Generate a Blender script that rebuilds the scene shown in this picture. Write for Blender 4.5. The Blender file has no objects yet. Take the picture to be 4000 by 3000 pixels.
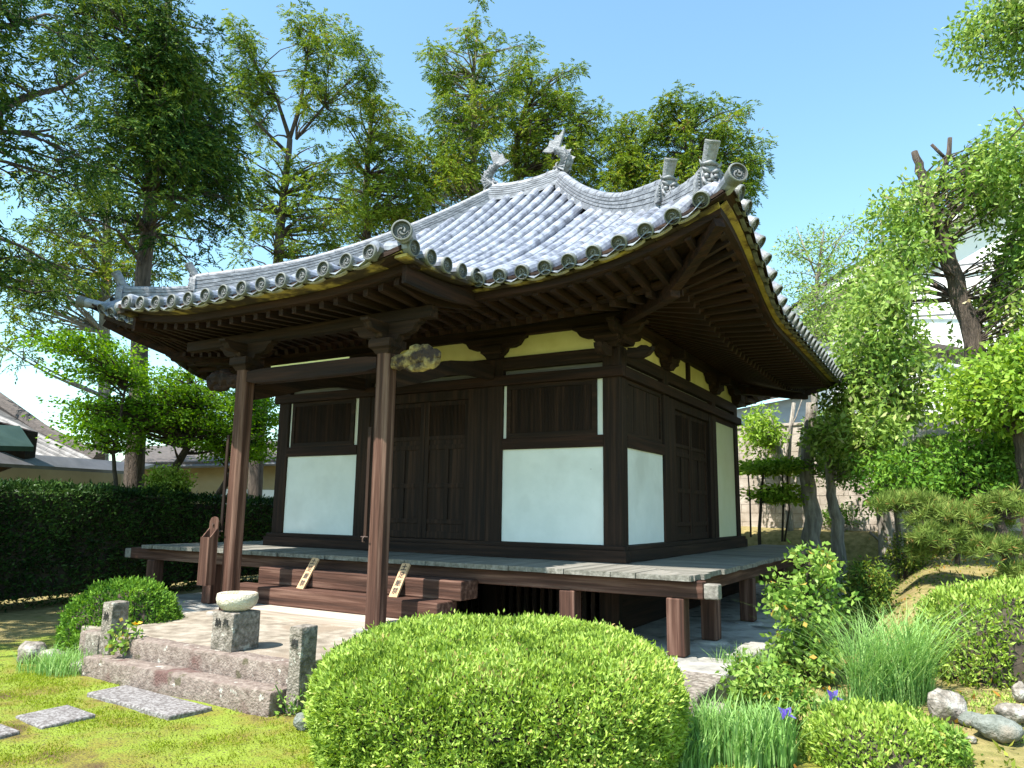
import bpy, math, random
import numpy as np
from mathutils import Vector, Matrix, noise as mnoise

# ------------------------------------------------------------------ camera, world, sun
sc = bpy.context.scene
COL = sc.collection
GZ = 1.15                                   # survey height 0 lies 1.15 m above the moss ground
C0 = np.array([3.3229, -8.114, .3742])
YAW, PITCH, ROLL, FPX = math.radians(-30.5029), math.radians(9.6173), math.radians(.8318), 2919.94
FW = np.array([math.sin(YAW)*math.cos(PITCH), math.cos(YAW)*math.cos(PITCH), math.sin(PITCH)])
_r = np.array([math.cos(YAW), -math.sin(YAW), 0]); _u = np.cross(_r, FW)
RT = _r*math.cos(ROLL)+_u*math.sin(ROLL); UP = -_r*math.sin(ROLL)+_u*math.cos(ROLL)
cam_d = bpy.data.cameras.new('camera'); cam = bpy.data.objects.new('camera', cam_d); COL.objects.link(cam)
cam_d.sensor_width = 36; cam_d.lens = FPX/4000*36; cam_d.clip_end = 2000; cam_d.clip_start = .05
m3 = Matrix(((RT[0], UP[0], -FW[0]), (RT[1], UP[1], -FW[1]), (RT[2], UP[2], -FW[2])))
cam.matrix_world = Matrix.Translation(Vector((C0[0], C0[1], C0[2]+GZ))) @ m3.to_4x4()
sc.camera = cam
SUN_EL, SUN_AZ = math.radians(60), math.radians(196)
SUND = np.array([math.sin(SUN_AZ)*math.cos(SUN_EL), math.cos(SUN_AZ)*math.cos(SUN_EL), math.sin(SUN_EL)])
w = bpy.data.worlds.new('World'); sc.world = w; w.use_nodes = True
nt = w.node_tree; bg = nt.nodes['Background']
sky = nt.nodes.new('ShaderNodeTexSky'); sky.sky_type = 'NISHITA'; sky.sun_disc = False
sky.sun_elevation = SUN_EL; sky.sun_rotation = SUN_AZ; sky.altitude = 100; sky.air_density = 1.15; sky.dust_density = .5; sky.ozone_density = 0
tn = nt.nodes.new('ShaderNodeMix'); tn.data_type = 'RGBA'; tn.blend_type = 'MULTIPLY'; tn.inputs[0].default_value = 1; tn.inputs[7].default_value = (.88, 1.10, 1.05, 1)
nt.links.new(sky.outputs[0], tn.inputs[6]); nt.links.new(tn.outputs[2], bg.inputs[0]); bg.inputs[1].default_value = .135
sd = bpy.data.lights.new('sun', 'SUN'); sd.energy = 5.0; sd.angle = math.radians(.5); sd.color = (1, .95, .87)
so = bpy.data.objects.new('sun', sd); COL.objects.link(so)
so.rotation_euler = Vector(SUND).to_track_quat('Z', 'Y').to_euler(); so.location = (-5, -10, 20)
sc.view_settings.view_transform = 'Standard'; sc.view_settings.look = 'None'; sc.view_settings.exposure = 1.2; sc.view_settings.gamma = 1
sc.cycles.max_bounces = 8; sc.cycles.transparent_max_bounces = 4; sc.cycles.use_denoising = True

# ------------------------------------------------------------------ helpers
def U(x, y, dist):
    """world point seen at survey coordinate (x, y) on a 2212-wide chart at a horizontal distance"""
    X, Y = x*4000/2212, y*4000/2212
    d = FW+RT*(X-2000)/FPX+UP*(1500-Y)/FPX
    return C0+d*dist/math.hypot(d[0], d[1])
def V3(*a): return np.array(a, float)
def nrm(v): return v/max(1e-9, np.linalg.norm(v))
WO = {}
def tag(o, label=None, cat=None, group=None, kind=None):
    if label: o['label'] = label
    if cat: o['category'] = cat
    if group: o['group'] = group
    if kind: o['kind'] = kind
    return o
def root(name, origin, label, cat, group=None):
    o = bpy.data.objects.new(name, None); COL.objects.link(o); o.empty_display_size = .2
    origin = V3(*origin); o.location = (origin[0], origin[1], origin[2]+GZ); WO[o.name] = origin
    return tag(o, label, cat, group)
def link(o, origin, parent):
    COL.objects.link(o); WO[o.name] = origin
    if parent is not None:
        o.parent = parent; p = WO[parent.name]; o.location = tuple(origin-p)
    else: o.location = (origin[0], origin[1], origin[2]+GZ)
    return o
class MB:
    def __init__(s): s.v = []; s.f = []
    def add(s, vs, fs):
        b = len(s.v); s.v.extend([tuple(map(float, q)) for q in vs]); s.f.extend([tuple(i+b for i in q) for q in fs]); return s
    def hexa(s, p):  # 8 points: bottom 4 ccw, top 4 ccw
        return s.add(p, [(3, 2, 1, 0), (4, 5, 6, 7), (0, 1, 5, 4), (1, 2, 6, 5), (2, 3, 7, 6), (3, 0, 4, 7)])
    def box(s, x0, x1, y0, y1, z0, z1):
        return s.hexa([(x0, y0, z0), (x1, y0, z0), (x1, y1, z0), (x0, y1, z0), (x0, y0, z1), (x1, y0, z1), (x1, y1, z1), (x0, y1, z1)])
    def bar(s, a, b, w, h, up=(0, 0, 1)):
        a = V3(*a); b = V3(*b); d = nrm(b-a); sd_ = nrm(np.cross(d, V3(*up))); u = np.cross(sd_, d)
        q = []
        for p in (a, b): q += [p-sd_*w/2-u*h/2, p+sd_*w/2-u*h/2, p+sd_*w/2+u*h/2, p-sd_*w/2+u*h/2]
        return s.hexa(q)
    def tube(s, pts, rads, n=8, caps=True, squash=None):
        pts = [V3(*p) for p in pts]; k = len(pts)
        if np.isscalar(rads): rads = [rads]*k
        ref = V3(0, 0, 1)
        if abs(nrm(pts[-1]-pts[0])[2]) > .9: ref = V3(1, 0, 0)
        vs = []
        for i, p in enumerate(pts):
            d = nrm(pts[min(i+1, k-1)]-pts[max(i-1, 0)])
            a = nrm(np.cross(d, ref)); b = np.cross(a, d)
            for j in range(n):
                t = 2*math.pi*j/n; vs.append(p+(a*math.cos(t)+b*math.sin(t)*(squash or 1))*rads[i])
        fs = [(i*n+j, i*n+(j+1) % n, (i+1)*n+(j+1) % n, (i+1)*n+j) for i in range(k-1) for j in range(n)]
        if caps: fs += [tuple(reversed(range(n))), tuple(range((k-1)*n, k*n))]
        return s.add(vs, fs)
    def prism(s, prof, o, a, b, e):  # 2-D outline prof in axes a,b from o, extruded by e
        o, a, b, e = V3(*o), V3(*a), V3(*b), V3(*e); n = len(prof)
        p0 = [o+a*x+b*y for x, y in prof]; p1 = [p+e for p in p0]
        return s.add(p0+p1, [tuple(reversed(range(n))), tuple(range(n, 2*n))]+[(i, (i+1) % n, n+(i+1) % n, n+i) for i in range(n)])
    def lathe(s, prof, c, n=20, axis=(0, 0, 1)):
        c = V3(*c); ax = nrm(V3(*axis)); a = nrm(np.cross(ax, V3(.3, .9, .1))); b = np.cross(ax, a); vs = []
        for r, z in prof:
            for j in range(n):
                t = 2*math.pi*j/n; vs.append(c+ax*z+(a*math.cos(t)+b*math.sin(t))*r)
        k = len(prof); fs = [(i*n+j, i*n+(j+1) % n, (i+1)*n+(j+1) % n, (i+1)*n+j) for i in range(k-1) for j in range(n)]
        fs += [tuple(reversed(range(n))), tuple(range((k-1)*n, k*n))]
        return s.add(vs, fs)
    def build(s, name, mat, parent=None, origin=None, smooth=False, bevel=0, mats=None):
        vs = np.array(s.v)
        if origin is None: origin = WO[parent.name] if parent is not None else V3((vs[:, 0].min()+vs[:, 0].max())/2, (vs[:, 1].min()+vs[:, 1].max())/2, vs[:, 2].min())
        origin = V3(*origin)
        me = bpy.data.meshes.new(name); me.from_pydata((vs-origin).tolist(), [], s.f); me.update()
        import bmesh
        bm = bmesh.new(); bm.from_mesh(me); bmesh.ops.recalc_face_normals(bm, faces=bm.faces); bm.to_mesh(me); bm.free()
        me.materials.append(mat)
        if smooth:
            for p in me.polygons: p.use_smooth = True
        o = bpy.data.objects.new(name, me); link(o, origin, parent)
        if bevel:
            md = o.modifiers.new('bevel', 'BEVEL'); md.width = bevel; md.segments = 2; md.limit_method = 'ANGLE'; md.angle_limit = math.radians(40)
        return o
def npmesh(name, vs, nper, mat, parent=None, origin=None, tint=None, extra=None):
    """faces of nper consecutive vertices each"""
    vs = np.asarray(vs, float); n = len(vs)//nper
    if origin is None: origin = WO[parent.name] if parent is not None else V3(vs[:, 0].mean(), vs[:, 1].mean(), vs[:, 2].min())
    me = bpy.data.meshes.new(name)
    me.vertices.add(len(vs)); me.vertices.foreach_set('co', (vs-origin).astype(np.float32).ravel())
    me.loops.add(n*nper); me.loops.foreach_set('vertex_index', np.arange(n*nper, dtype=np.int32))
    me.polygons.add(n); me.polygons.foreach_set('loop_start', np.arange(0, n*nper, nper, dtype=np.int32))
    try: me.polygons.foreach_set('loop_total', np.full(n, nper, dtype=np.int32))
    except Exception: pass
    if tint is not None:
        at = me.attributes.new('tint', 'FLOAT', 'POINT'); at.data.foreach_set('value', np.repeat(tint, nper).astype(np.float32))
    me.update(calc_edges=True); me.materials.append(mat)
    o = bpy.data.objects.new(name, me); return link(o, V3(*origin), parent)

# ------------------------------------------------------------------ materials
def mat(name, stops, scale=5, stretch=(1, 1, 1), rough=.8, bump=.3, bscale=None, detail=6, dist=.0, spots=(), coat=0, spec=.5, attr=None, trans=0, bdist=.02):
    m = bpy.data.materials.new(name); m.use_nodes = True; t = m.node_tree; N = t.nodes; L = t.links; p = N['Principled BSDF']
    tc = N.new('ShaderNodeTexCoord'); mp = N.new('ShaderNodeMapping'); L.new(tc.outputs['Object'], mp.inputs[0]); mp.inputs['Scale'].default_value = stretch
    nz = N.new('ShaderNodeTexNoise'); nz.inputs['Scale'].default_value = scale; nz.inputs['Detail'].default_value = detail; nz.inputs['Distortion'].default_value = dist
    nz.inputs['Roughness'].default_value = .6
    L.new(mp.outputs[0], nz.inputs['Vector'])
    cr = N.new('ShaderNodeValToRGB'); e = cr.color_ramp
    while len(e.elements) < len(stops): e.elements.new(.5)
    for el, (ps, c) in zip(e.elements, stops): el.position = ps; el.color = (*c, 1)
    if attr:
        at = N.new('ShaderNodeAttribute'); at.attribute_name = attr
        ad = N.new('ShaderNodeMath'); ad.operation = 'ADD'; sb = N.new('ShaderNodeMath'); sb.operation = 'MULTIPLY_ADD'; sb.inputs[1].default_value = .7; sb.inputs[2].default_value = -.35
        L.new(nz.outputs[0], sb.inputs[0]); L.new(at.outputs['Fac'], ad.inputs[0]); L.new(sb.outputs[0], ad.inputs[1]); L.new(ad.outputs[0], cr.inputs[0])
    else: L.new(nz.outputs[0], cr.inputs[0])
    col = cr.outputs[0]
    for (ss, th, soft, c) in spots:
        n2 = N.new('ShaderNodeTexNoise'); n2.inputs['Scale'].default_value = ss; n2.inputs['Detail'].default_value = 4
        L.new(tc.outputs['Object'], n2.inputs['Vector'])
        r2 = N.new('ShaderNodeMapRange'); r2.inputs[1].default_value = th; r2.inputs[2].default_value = th+soft; L.new(n2.outputs[0], r2.inputs[0])
        mx = N.new('ShaderNodeMix'); mx.data_type = 'RGBA'; L.new(r2.outputs[0], mx.inputs[0]); L.new(col, mx.inputs[6]); mx.inputs[7].default_value = (*c, 1); col = mx.outputs[2]
    L.new(col, p.inputs['Base Color']); p.inputs['Roughness'].default_value = rough; p.inputs['Specular IOR Level'].default_value = spec
    if bump:
        nb = N.new('ShaderNodeTexNoise'); nb.inputs['Scale'].default_value = bscale or scale*3; nb.inputs['Detail'].default_value = 5; L.new(mp.outputs[0], nb.inputs['Vector'])
        bp = N.new('ShaderNodeBump'); bp.inputs['Strength'].default_value = bump; bp.inputs['Distance'].default_value = bdist; L.new(nb.outputs[0], bp.inputs['Height']); L.new(bp.outputs[0], p.inputs['Normal'])
    if trans:
        tr = N.new('ShaderNodeBsdfTranslucent'); ms = N.new('ShaderNodeMixShader'); ms.inputs[0].default_value = trans
        hs = N.new('ShaderNodeHueSaturation'); hs.inputs['Value'].default_value = 1.5; hs.inputs['Saturation'].default_value = 1.1; hs.inputs['Hue'].default_value = .49
        L.new(col, hs.inputs['Color']); L.new(hs.outputs[0], tr.inputs[0])
        L.new(p.outputs[0], ms.inputs[1]); L.new(tr.outputs[0], ms.inputs[2]); L.new(ms.outputs[0], N['Material Output'].inputs[0])
    return m
def woods(nm, a, b, c, **k):
    st = [(.3, a), (.5, b), (.72, c)]
    return [mat(nm+ax, st, scale=6, stretch=s_, bump=.8, bscale=14, rough=.8, bdist=.01, **k) for ax, s_ in (('_x', (.12, 3, 3)), ('_y', (3, .12, 3)), ('_z', (3, 3, .12)))]
WDX, WDY, WDZ = woods('dark_timber', (.005, .0022, .0012), (.018, .0078, .004), (.048, .022, .012), spec=.3)
WRX, WRY, WRZ = woods('reddish_timber', (.006, .0023, .0012), (.019, .0068, .0033), (.046, .017, .0085), spec=.3)
WPX, WPY, WPZ = woods('weathered_timber', (.028, .012, .0075), (.078, .035, .023), (.21, .12, .088), spec=.3)
WGX, WGY, WGZ = woods('grey_boards', (.09, .085, .07), (.17, .16, .135), (.29, .27, .24), spec=.3)
PALEX = mat('pale_step_timber', [(.3, (.34, .27, .21)), (.6, (.5, .42, .35))], scale=5, stretch=(.12, 3, 3), bump=.4)
ENDW = mat('grey_end_grain', [(.3, (.12, .105, .09)), (.6, (.24, .22, .19))], scale=12, bump=.5)
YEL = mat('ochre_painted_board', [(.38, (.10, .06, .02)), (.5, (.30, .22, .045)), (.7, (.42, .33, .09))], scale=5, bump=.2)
TILE = mat('silver_roof_tile', [(.36, (.13, .14, .17)), (.5, (.235, .25, .30)), (.64, (.34, .365, .42))], scale=6, detail=3, rough=.38, bump=.12, spots=((3.5, .60, .04, (.32, .34, .38)), (8, .68, .06, (.13, .14, .155))), dist=.3)
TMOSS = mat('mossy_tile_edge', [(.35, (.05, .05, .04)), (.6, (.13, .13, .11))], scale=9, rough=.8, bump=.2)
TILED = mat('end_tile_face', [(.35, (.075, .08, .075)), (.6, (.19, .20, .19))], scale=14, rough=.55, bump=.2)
TEDGE = mat('pale_tile_edge', [(.35, (.24, .23, .21)), (.6, (.42, .40, .36))], scale=9, rough=.7, bump=.2, spots=((3.2, .66, .03, (.45, .16, .10)),))
RIDGE = mat('ridge_tile', [(.35, (.12, .125, .14)), (.5, (.20, .21, .235)), (.65, (.30, .31, .34))], scale=7, stretch=(1, 1, 3), rough=.5, bump=.35, spots=((1.7, .70, .04, (.42, .26, .14)),))
FISHM = mat('weathered_grey_clay', [(.35, (.11, .115, .125)), (.6, (.26, .265, .28))], scale=12, rough=.55, bump=.6, bdist=.02)
PLW = mat('white_plaster', [(.3, (.68, .70, .68)), (.7, (.78, .79, .77))], scale=2.5, bump=.25, bscale=9, rough=.9, spots=((1.3, .56, .2, (.60, .61, .58)), (26, .74, .03, (.42, .41, .38))))
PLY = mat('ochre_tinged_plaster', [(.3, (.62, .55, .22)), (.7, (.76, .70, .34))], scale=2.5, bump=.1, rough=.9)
GRAN = mat('lichen_granite', [(.35, (.09, .08, .06)), (.5, (.20, .17, .14)), (.65, (.33, .29, .25))], scale=22, bump=.9, rough=.95, spots=((12, .63, .05, (.40, .385, .33)), (5, .62, .08, (.09, .09, .045))))
GRANP = mat('pinkish_lichen_stone', [(.3, (.11, .08, .065)), (.5, (.20, .155, .13)), (.7, (.29, .24, .205))], scale=18, bump=.9, rough=.95, spots=((10, .655, .05, (.44, .42, .37)), (3.5, .60, .10, (.12, .065, .055)), (6, .64, .05, (.10, .085, .05))))
PAVE = mat('gritty_paving', [(.35, (.17, .14, .105)), (.5, (.27, .23, .18)), (.65, (.36, .32, .26))], scale=7, bump=.5, bscale=120, rough=.95, spots=((1.5, .58, .1, (.24, .19, .14)),))
SLAB = mat('grey_slab_stone', [(.4, (.11, .095, .09)), (.5, (.19, .175, .17)), (.62, (.29, .275, .27))], scale=45, detail=3, bump=.5, rough=.9)
PODM = mat('podium_stone', [(.3, (.16, .155, .14)), (.6, (.40, .38, .34))], scale=4, bump=.6, rough=.95, spots=((3, .6, .06, (.10, .10, .09)),))
ROCK = mat('pale_rock', [(.35, (.12, .105, .085)), (.5, (.25, .22, .19)), (.65, (.38, .35, .31))], scale=14, bump=1, rough=.95, spots=((9, .6, .05, (.5, .49, .45)), (3, .6, .1, (.10, .10, .04))))
ROCKG = mat('greenish_rock', [(.3, (.09, .10, .08)), (.6, (.20, .215, .19))], scale=14, bump=1, rough=.9, spots=((3, .58, .10, (.22, .19, .15)),))
BARK = mat('brown_bark', [(.3, (.035, .026, .02)), (.6, (.12, .09, .07))], scale=6, stretch=(4, 4, .5), bump=1, rough=.95, bdist=.05)
BARKP = mat('pale_grey_bark', [(.3, (.12, .10, .085)), (.55, (.27, .24, .20)), (.7, (.40, .37, .32))], scale=5, stretch=(3, 3, .5), bump=1, rough=.95, bdist=.04)
BARKD = mat('dark_twigs', [(.3, (.02, .016, .012)), (.6, (.06, .045, .032))], scale=8, bump=.4, rough=.95)
CREAM = mat('cream_wall', [(.3, (.26, .21, .11)), (.7, (.36, .30, .18))], scale=1.5, bump=.1, rough=.9)
WPD = woods('shaded_timber', (.035, .016, .010), (.075, .035, .023), (.12, .065, .045), spec=.3)
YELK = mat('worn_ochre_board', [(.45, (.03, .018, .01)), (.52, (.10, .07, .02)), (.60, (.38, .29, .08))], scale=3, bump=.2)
WHITE = mat('white_render', [(.3, (.78, .78, .77)), (.7, (.84, .84, .83))], scale=1, bump=.05, rough=.9)
BLUEW = mat('blue_grey_cladding', [(.3, (.26, .31, .37)), (.7, (.36, .41, .47))], scale=1, stretch=(1, 1, 5), bump=.1, rough=.7)
METAL = mat('grey_metal_sheet', [(.3, (.08, .08, .085)), (.7, (.14, .14, .15))], scale=3, bump=.05, rough=.4)
TEAL = mat('teal_copper_sheet', [(.3, (.02, .045, .04)), (.7, (.04, .075, .065))], scale=3, bump=.05, rough=.5)
SLATE = mat('grey_slate_roof', [(.3, (.05, .042, .038)), (.7, (.12, .10, .09))], scale=9, stretch=(1, 1, 4), bump=.5, rough=.9)
DARKG = mat('dark_opening', [(.3, (.012, .012, .012)), (.7, (.02, .02, .02))], scale=3, bump=0, rough=.6)
INK = mat('black_ink', [(.3, (.012, .010, .010)), (.7, (.03, .025, .022))], scale=3, bump=0, rough=.7)
SIGN = mat('pale_sign_wood', [(.3, (.42, .25, .13)), (.7, (.58, .38, .22))], scale=5, stretch=(3, 3, .3), bump=.2)
IRONM = mat('rusty_iron', [(.3, (.03, .02, .015)), (.7, (.10, .05, .035))], scale=20, bump=.3, rough=.6)
def leafm(nm, a, b, c, d=None, trans=.3, rough=.65, scale=.8):
    st = [(.1, a), (.45, b), (.85, c)]+([(.985, d)] if d else [])
    return mat(nm, st, scale=scale, attr='tint', rough=rough, bump=0, trans=trans, spec=.12)
L_HIN = leafm('cypress_foliage', (.022, .055, .010), (.11, .185, .020), (.27, .34, .045), (.26, .14, .05))
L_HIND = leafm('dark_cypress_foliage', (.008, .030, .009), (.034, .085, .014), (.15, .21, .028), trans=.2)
L_CAM = leafm('camphor_foliage', (.05, .12, .016), (.19, .31, .055), (.37, .48, .14), (.5, .45, .28), trans=.3, rough=.4)
L_MAP = leafm('maple_foliage', (.05, .12, .012), (.11, .24, .02), (.20, .34, .03), trans=.45)
L_AZA = leafm('azalea_foliage', (.08, .15, .018), (.29, .42, .06), (.48, .62, .17), (.40, .28, .12), trans=.28)
L_AZD = leafm('azalea_green_foliage', (.03, .09, .012), (.10, .22, .025), (.21, .37, .05), trans=.25)
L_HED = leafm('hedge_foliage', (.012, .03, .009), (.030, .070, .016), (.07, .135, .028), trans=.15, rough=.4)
L_LIM = leafm('lime_foliage', (.08, .17, .02), (.20, .34, .04), (.36, .50, .09), trans=.35)
L_SHR = leafm('shrub_foliage', (.06, .14, .02), (.18, .31, .05), (.34, .47, .12), (.50, .30, .06), trans=.28, rough=.4)
L_RED = leafm('reddening_foliage', (.02, .06, .012), (.08, .15, .02), (.28, .32, .05), (.45, .22, .05), trans=.25)
L_PIN = leafm('pine_needles', (.05, .09, .018), (.13, .20, .035), (.26, .33, .08), (.34, .15, .06), trans=.1)
L_GRA = leafm('grass_blades', (.10, .20, .05), (.21, .38, .10), (.36, .52, .20), trans=.3)
L_PUR = leafm('purple_petals', (.10, .06, .35), (.16, .10, .55), (.30, .22, .75), trans=.3)
L_MOS = leafm('moss_tips', (.07, .05, .012), (.17, .20, .014), (.25, .33, .026), trans=.3)

RNG = np.random.default_rng(7); random.seed(7)

# ------------------------------------------------------------------ terrain
def smooth(a, b, x):
    t = np.clip((x-a)/(b-a), 0, 1); return t*t*(3-2*t)
def hgt(x, y):
    x = np.asarray(x, float); y = np.asarray(y, float)
    dx = np.maximum(0, np.maximum(-9-x, x-1.75)); dy = np.maximum(0, np.maximum(-6-y, y-7.9)); dd = np.hypot(dx, dy)
    r = np.interp(y, [-4.5, -2.2, -1, 2, 8, 14, 30], [0, .0, .15, .62, 1.12, 1.5, 1.6])
    r = r*smooth(0, 1.3, dd)*smooth(-7, -2, x)
    b = .09*smooth(2.3, 3.2, x)*smooth(-3.6, -2.6, y)
    return -1.15+r+b
def gz(x, y): return float(hgt(x, y))
xs = np.unique(np.concatenate([np.linspace(-70, -12, 24), np.linspace(-12, 8, 201), np.linspace(8, 60, 24)]))
ys = np.unique(np.concatenate([np.linspace(-14, -7, 15), np.linspace(-7, 10, 171), np.linspace(10, 22, 40), np.linspace(22, 120, 26)]))
X, Y = np.meshgrid(xs, ys); Z = hgt(X, Y)
nn = np.array([[mnoise.noise(Vector((a*1.3, b*1.3, 0)))*.03+mnoise.noise(Vector((a*6, b*6, 3)))*.008 for a in xs] for b in ys])
Z = Z+nn-.012
nx, ny = len(xs), len(ys)
g = MB(); g.v = list(map(tuple, np.stack([X, Y, Z], -1).reshape(-1, 3).tolist())); g.f = [(j*nx+i, j*nx+i+1, (j+1)*nx+i+1, (j+1)*nx+i) for j in range(ny-1) for i in range(nx-1)]
GM = mat('moss_ground', [(.33, (.10, .065, .02)), (.42, (.19, .17, .02)), (.54, (.19, .25, .018)), (.75, (.25, .33, .03))], scale=2.2, bump=.9, bscale=60, rough=1, detail=8, bdist=.03, spots=((38, .60, .05, (.09, .08, .02)),))
# dry sandy soil shows on the slope, leaf litter behind the hedge: a painted property of the soil itself
t_ = GM.node_tree; p_ = t_.nodes['Principled BSDF']; lk = [l for l in t_.links if l.to_socket == p_.inputs['Base Color']][0]; src = lk.from_socket
at = t_.nodes.new('ShaderNodeAttribute'); at.attribute_name = 'dry'; nz = t_.nodes.new('ShaderNodeTexNoise'); nz.inputs['Scale'].default_value = 1.6; nz.inputs['Detail'].default_value = 8
tcn = t_.nodes.new('ShaderNodeTexCoord'); t_.links.new(tcn.outputs['Object'], nz.inputs['Vector'])
ml = t_.nodes.new('ShaderNodeMath'); ml.operation = 'MULTIPLY_ADD'; ml.inputs[1].default_value = 6; ml.inputs[2].default_value = -3.6; t_.links.new(nz.outputs[0], ml.inputs[0])
ad = t_.nodes.new('ShaderNodeMath'); ad.operation = 'MULTIPLY_ADD'; ad.inputs[1].default_value = 2.6; t_.links.new(at.outputs['Fac'], ad.inputs[0]); t_.links.new(ml.outputs[0], ad.inputs[2]); ad.use_clamp = True
ad2 = t_.nodes.new('ShaderNodeMath'); ad2.operation = 'MULTIPLY'; ad2.use_clamp = True; t_.links.new(ad.outputs[0], ad2.inputs[0]); t_.links.new(at.outputs['Fac'], ad2.inputs[1])
mx = t_.nodes.new('ShaderNodeMix'); mx.data_type = 'RGBA'; t_.links.new(ad2.outputs[0], mx.inputs[0]); t_.links.new(src, mx.inputs[6])
cr = t_.nodes.new('ShaderNodeValToRGB'); cr.color_ramp.elements[0].color = (.15, .13, .035, 1); cr.color_ramp.elements[1].color = (.36, .28, .12, 1); cr.color_ramp.elements[0].position = .3; cr.color_ramp.elements[1].position = .7
n3 = t_.nodes.new('ShaderNodeTexNoise'); n3.inputs['Scale'].default_value = 9; n3.inputs['Detail'].default_value = 8; t_.links.new(tcn.outputs['Object'], n3.inputs['Vector']); t_.links.new(n3.outputs[0], cr.inputs[0])
t_.links.new(cr.outputs[0], mx.inputs[7]); t_.links.new(mx.outputs[2], p_.inputs['Base Color'])
go = g.build('ground', GM, origin=(0, 0, -1.15), smooth=True); tag(go, 'mossy garden ground rising to a sandy slope on the right', 'ground', kind='structure')
da = go.data.attributes.new('dry', 'FLOAT', 'POINT')
dv = np.maximum(.9*smooth(1.0, 2.6, X)*smooth(-3.5, -2.0, Y), smooth(7.5, 9, Y)); dv = np.maximum(dv, smooth(-5.2, -6.5, X)*.95)
da.data.foreach_set('value', dv.ravel().astype(np.float32))

# ------------------------------------------------------------------ the hall
HALL = root('temple_hall', (-2.8, 2.8, -1.15), 'small wooden buddhist hall with silvery tiled hip roof, porch and raised veranda', 'temple hall')
W0, D0 = -5.62, 5.53     # body from x=W0..0.03, y=-0.03..D0
PX = [-.083, -1.69, -3.89, -5.51]; PY = [.083, 1.62, 3.98, 5.4]
for x in PX:
    for y in PY:
        if x in PX[1:3] and y in PY[1:3]: continue
        MB().box(x-.113, x+.113, y-.113, y+.113, -.05 if True else 0, 2.33).build('pillar', WDZ, HALL, bevel=.012)
# podium
pod = MB().box(-6.95, 1.56, -1.55, 7.2, -1.35, -.95)
pod.build('podium', PODM, HALL, bevel=.02)
MB().box(-1.15, 1.58, -2.4, -1.552, -1.35, -.952).build('podium_slab', GRAN, HALL, bevel=.02)
MB().box(-7.2, -4.75, -1.75, -1.552, -1.35, -.955).build('podium_slab', PODM, HALL, bevel=.05)
# sills, rails
def ring(mb, x0, x1, y0, y1, z0, z1, p, t):  # rectangular ring, outer face p outside the body
    mb.box(x0-p, x1+p, y0-p, y0-p+t, z0, z1); mb.box(x0-p, x1+p, y1+p-t, y1+p, z0, z1)
    mb.box(x0-p, x0-p+t, y0-p+t, y1+p-t, z0, z1); mb.box(x1+p-t, x1+p, y0-p+t, y1+p-t, z0, z1)
def rails(name, z0, z1, p, t, mx_, my_):
    for q, m_ in (((W0-p, .03+p, -.03-p, -.03-p+t), mx_), ((W0-p, .03+p, D0+p-t, D0+p), mx_), ((W0-p, W0-p+t, -.03-p+t+.001, D0+p-t-.001), my_), ((.03+p-t, .03+p, -.03-p+t+.001, D0+p-t-.001), my_)):
        MB().box(*q, z0, z1).build(name, m_, HALL, bevel=.008)
rails('base_sill', -.188, -.055, .08, .16, WDX, WDY); rails('sill_board', -.055, -.005, .055, .13, WDX, WDY)
rails('tie_rail', 1.95, 2.077, .055, .10, WRX, WRY)
rails('head_beam', 2.152, 2.32, -.002, .09, WDX, WDY)
rails('wall_plate', 2.58, 2.73, .03, .16, WDX, WDY)
m = MB(); ring(m, W0, .03, -.03, D0, 2.075, 2.153, -.075, .02); m.build('fillet_board', WGX, HALL)
# inner dark core (interior is closed)
MB().box(W0+.1, -.07, .07, D0-.1, -.25, 2.9).build('inner_wall', WDZ, HALL)
# walls: front side bays
def panel_front(x0, x1, z0, z1, mt, name='wall_panel', y=0.0): return MB().box(x0, x1, y, y+.06, z0, z1).build(name, mt, HALL)
def panel_side(y0, y1, z0, z1, mt, name='wall_panel', x=0.0): return MB().box(x-.06, x, y0, y1, z0, z1).build(name, mt, HALL)
for x0, x1 in ((-5.4, -4.0), (-1.58, -.19)):
    panel_front(x0, x1, 0, 1.132, PLW)
    panel_front(x0, x1, 1.27, 1.95, PLW, y=.01)
    MB().box(x0, x1, -.035, .05, 1.132, 1.272).build('middle_rail', WRX, HALL, bevel=.006)
    sh = MB(); a, b = x0+.06, x1-.085                      # framed slatted shutter
    sh.box(a, a+.06, -.02, .009, 1.274, 1.948); sh.box(b-.06, b, -.02, .009, 1.274, 1.948); sh.box(a+.06, b-.06, -.02, .009, 1.274, 1.335); sh.box(a+.06, b-.06, -.02, .009, 1.89, 1.948)
    s_ = sh.build('shutter', WDX, HALL, origin=((a+b)/2, 0, 1.27))
    sl = MB(); sl.box(a+.061, b-.061, .0, .008, 1.336, 1.889); n = 52
    for i in range(n):
        xx = a+.065+(b-a-.13)*(i+.5)/n; sl.box(xx-.004, xx+.004, -.008, .0, 1.336, 1.889)
    sl.build('slats', WDZ, s_)
panel_side(.19, 1.5, 0, 1.132, PLW); panel_side(.19, 1.5, 1.27, 1.95, PLW, x=-.01)
MB().box(-.05, .035, .19, 1.51, 1.132, 1.272).build('middle_rail', WRY, HALL, bevel=.006)
sh = MB(); a, b = .2, 1.44
sh.box(-.009, .02, a, a+.05, 1.274, 1.948); sh.box(-.009, .02, b-.05, b, 1.274, 1.948); sh.box(-.009, .02, a+.05, b-.05, 1.274, 1.33); sh.box(-.009, .02, a+.05, b-.05, 1.9, 1.948)
s_ = sh.build('shutter', WDY, HALL, origin=(0, .8, 1.27)); sl = MB()
for i in range(5):
    y0 = a+.051+(b-a-.102)*i/5; sl.box(-.008, .0+.002*(i % 2), y0, y0+(b-a-.102)/5-.006, 1.331, 1.899)
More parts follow.
